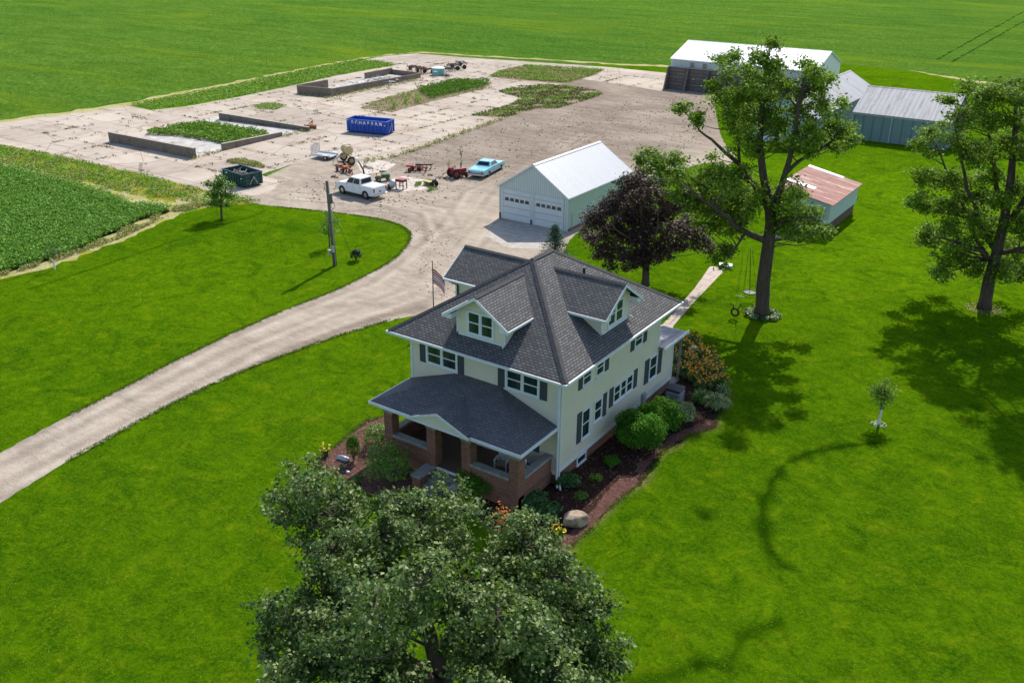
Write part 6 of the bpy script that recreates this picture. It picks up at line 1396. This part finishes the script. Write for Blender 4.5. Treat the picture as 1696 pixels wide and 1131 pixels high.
# near bean field in rows
vb = PX((-160, 246), (0, 279), (30, 283), (60, 291), (100, 301), (130, 310), (165, 319), (200, 333), (215, 341), (260, 343), (284, 350), (262, 358), (225, 367), (205, 382), (170, 393), (148, 408), (120, 420), (75, 434), (30, 446), (0, 455), (-160, 505))
q = fill(vb, 150000); rs_ = .76; q[:, 1] = (np.round(q[:, 1]/rs_)+RNG.normal(size=len(q))*.36)*rs_
v = vnoise(q, .5, 8)*.5+vnoise(q, 1.8, 9)*.5; z = RNG.uniform(.35, 1, len(q))*(.55+.22*v)
o = leafmesh('bean_plants', np.column_stack([q, z]), .155, 'soy_leaf', None, .7, .75); tag(o, 'dense dark green bean crop in the field at left', 'crop', None, 'stuff')
# far field: canopy of the first rows beyond the yard and buildings
# ragged grass along the drive and the beds
def fringe(name, line, n, wd, h, size, leaf, label, seed=3, thr=-.4):
    P = [np.array(p[:2]) for p in line]; Ls = [np.linalg.norm(b-a) for a, b in zip(P[:-1], P[1:])]; T = sum(Ls); pts = []
    for a, b, L in zip(P[:-1], P[1:], Ls): k = int(n*L/T)+1; pts.append(a+(b-a)*RNG.uniform(0, 1, k)[:, None]+RNG.normal(size=(k, 2))*wd)
    q = np.concatenate(pts); q = q[vnoise(q, 1.5, seed) > thr]
    o = leafmesh(name, np.column_stack([q, RNG.uniform(.01, h, len(q))]), size, leaf, None, .5, .35); return tag(o, label, 'grass', None, 'stuff')
M['edge_leaf'] = leafmat('lawn_edge_blades', [(.02, .07, .002), (.05, .12, .003), (.10, .17, .01), (.17, .20, .04)], .9, .05, .2)
de = smooth_poly(drive, 2); de = [p for p in de]; d1 = [p for p in de if p[1] < 45 and p[0] > -60]
E1 = PX((0, 750), (100, 695), (200, 645), (300, 592), (400, 545), (480, 510), (560, 480), (620, 450), (660, 425), (678, 402), (680, 385), (660, 372), (630, 363), (590, 357), (540, 351), (480, 345), (420, 339))
E2 = PX((0, 833), (100, 770), (200, 715), (300, 660), (400, 615), (480, 585), (560, 556), (640, 532), (690, 521))
E1 = smooth_poly(E1, 2)[3:-7]; E2 = smooth_poly(E2, 2)[3:-7]
fringe('edge_grass', E1, 8000, .12, .06, .10, 'edge_leaf', 'ragged lawn edge along the upper side of the drive')
fringe('edge_grass', E2, 5000, .12, .06, .10, 'edge_leaf', 'ragged lawn edge along the lower side of the drive')
fringe('edge_grass', bed_right[7:24], 3500, .10, .10, .09, 'edge_leaf', 'ragged lawn edge along the mulch bed right of the house')
fringe('edge_grass', bed_left[:9], 1800, .10, .10, .09, 'edge_leaf', 'ragged lawn edge along the mulch bed left of the porch')
# tractor wheel tracks across the far field
for a, b in (((1552, 99), (1700, 17)), ((1577, 103), (1720, 22))):
    A, B = G(*a)[:2], G(*b)[:2]; d = (B-A)/np.linalg.norm(B-A); n = np.array([-d[1], d[0]])*.32
    sheet('wheel_track', [A-n*.7, B-n*.7, B+n*.7, A+n*.7], .002, 'track_green', .25, 2.0, int(a[0]))
# wood chips and leaf litter lying on the beds
M['chip'] = leafmat('mulch_chips', [(.05, .025, .02), (.16, .08, .06), (.32, .20, .16), (.45, .36, .28)], .95, .05, 0.)
for poly, n, lb in ((bed_right, 5200, 'bark chips and litter on the dark mulch right of the house'), (bed_left, 3600, 'bark chips and litter on the red mulch left of the porch')):
    q = fill(poly, n); q = q[~((q[:, 0] < 0) & (q[:, 0] > -8.95) & (q[:, 1] > -2.9) & (q[:, 1] < 13))]
    o = leafmesh('mulch_chips', np.column_stack([q, np.full(len(q), .03)]), .075, 'chip', None, 3, .45); tag(o, lb, 'mulch', None, 'stuff')
# clover, seed heads and longer tufts dotted through the lawn
lp = PX((-40, 470), (200, 400), (345, 345), (540, 355), (660, 380), (640, 430), (300, 590), (0, 745), (-40, 700))
lq = PX((0, 850), (300, 670), (640, 540), (640, 680), (560, 730), (500, 770), (560, 900), (500, 1000), (450, 1131), (0, 1131))
lr = PX((1190, 700), (1250, 560), (1290, 400), (1440, 250), (1560, 300), (1696, 560), (1696, 1131), (1050, 1131), (1000, 930), (1060, 820))
M['tuft'] = leafmat('lawn_tufts', [(.02, .085, .002), (.06, .17, .003), (.13, .27, .006), (.26, .34, .03)], .9, .05, .25)
for poly, n, lb in ((lp, 4500, 'longer grass tufts dotted through the lawn beyond the drive'), (lq, 6000, 'longer grass tufts dotted through the lawn left of the house'), (lr, 12000, 'longer grass tufts dotted through the lawn right of the house')):
    q = fill(poly, n); q = q[vnoise(q, .9, 21)+.5*vnoise(q, 3., 22) > .0]; q = np.repeat(q, 4, 0)+RNG.normal(size=(len(q)*4, 2))*.14
    o = leafmesh('lawn_tufts', np.column_stack([q, RNG.uniform(.005, .022, len(q))]), .075, 'tuft', None, 4, .4); tag(o, lb, 'grass', None, 'stuff')
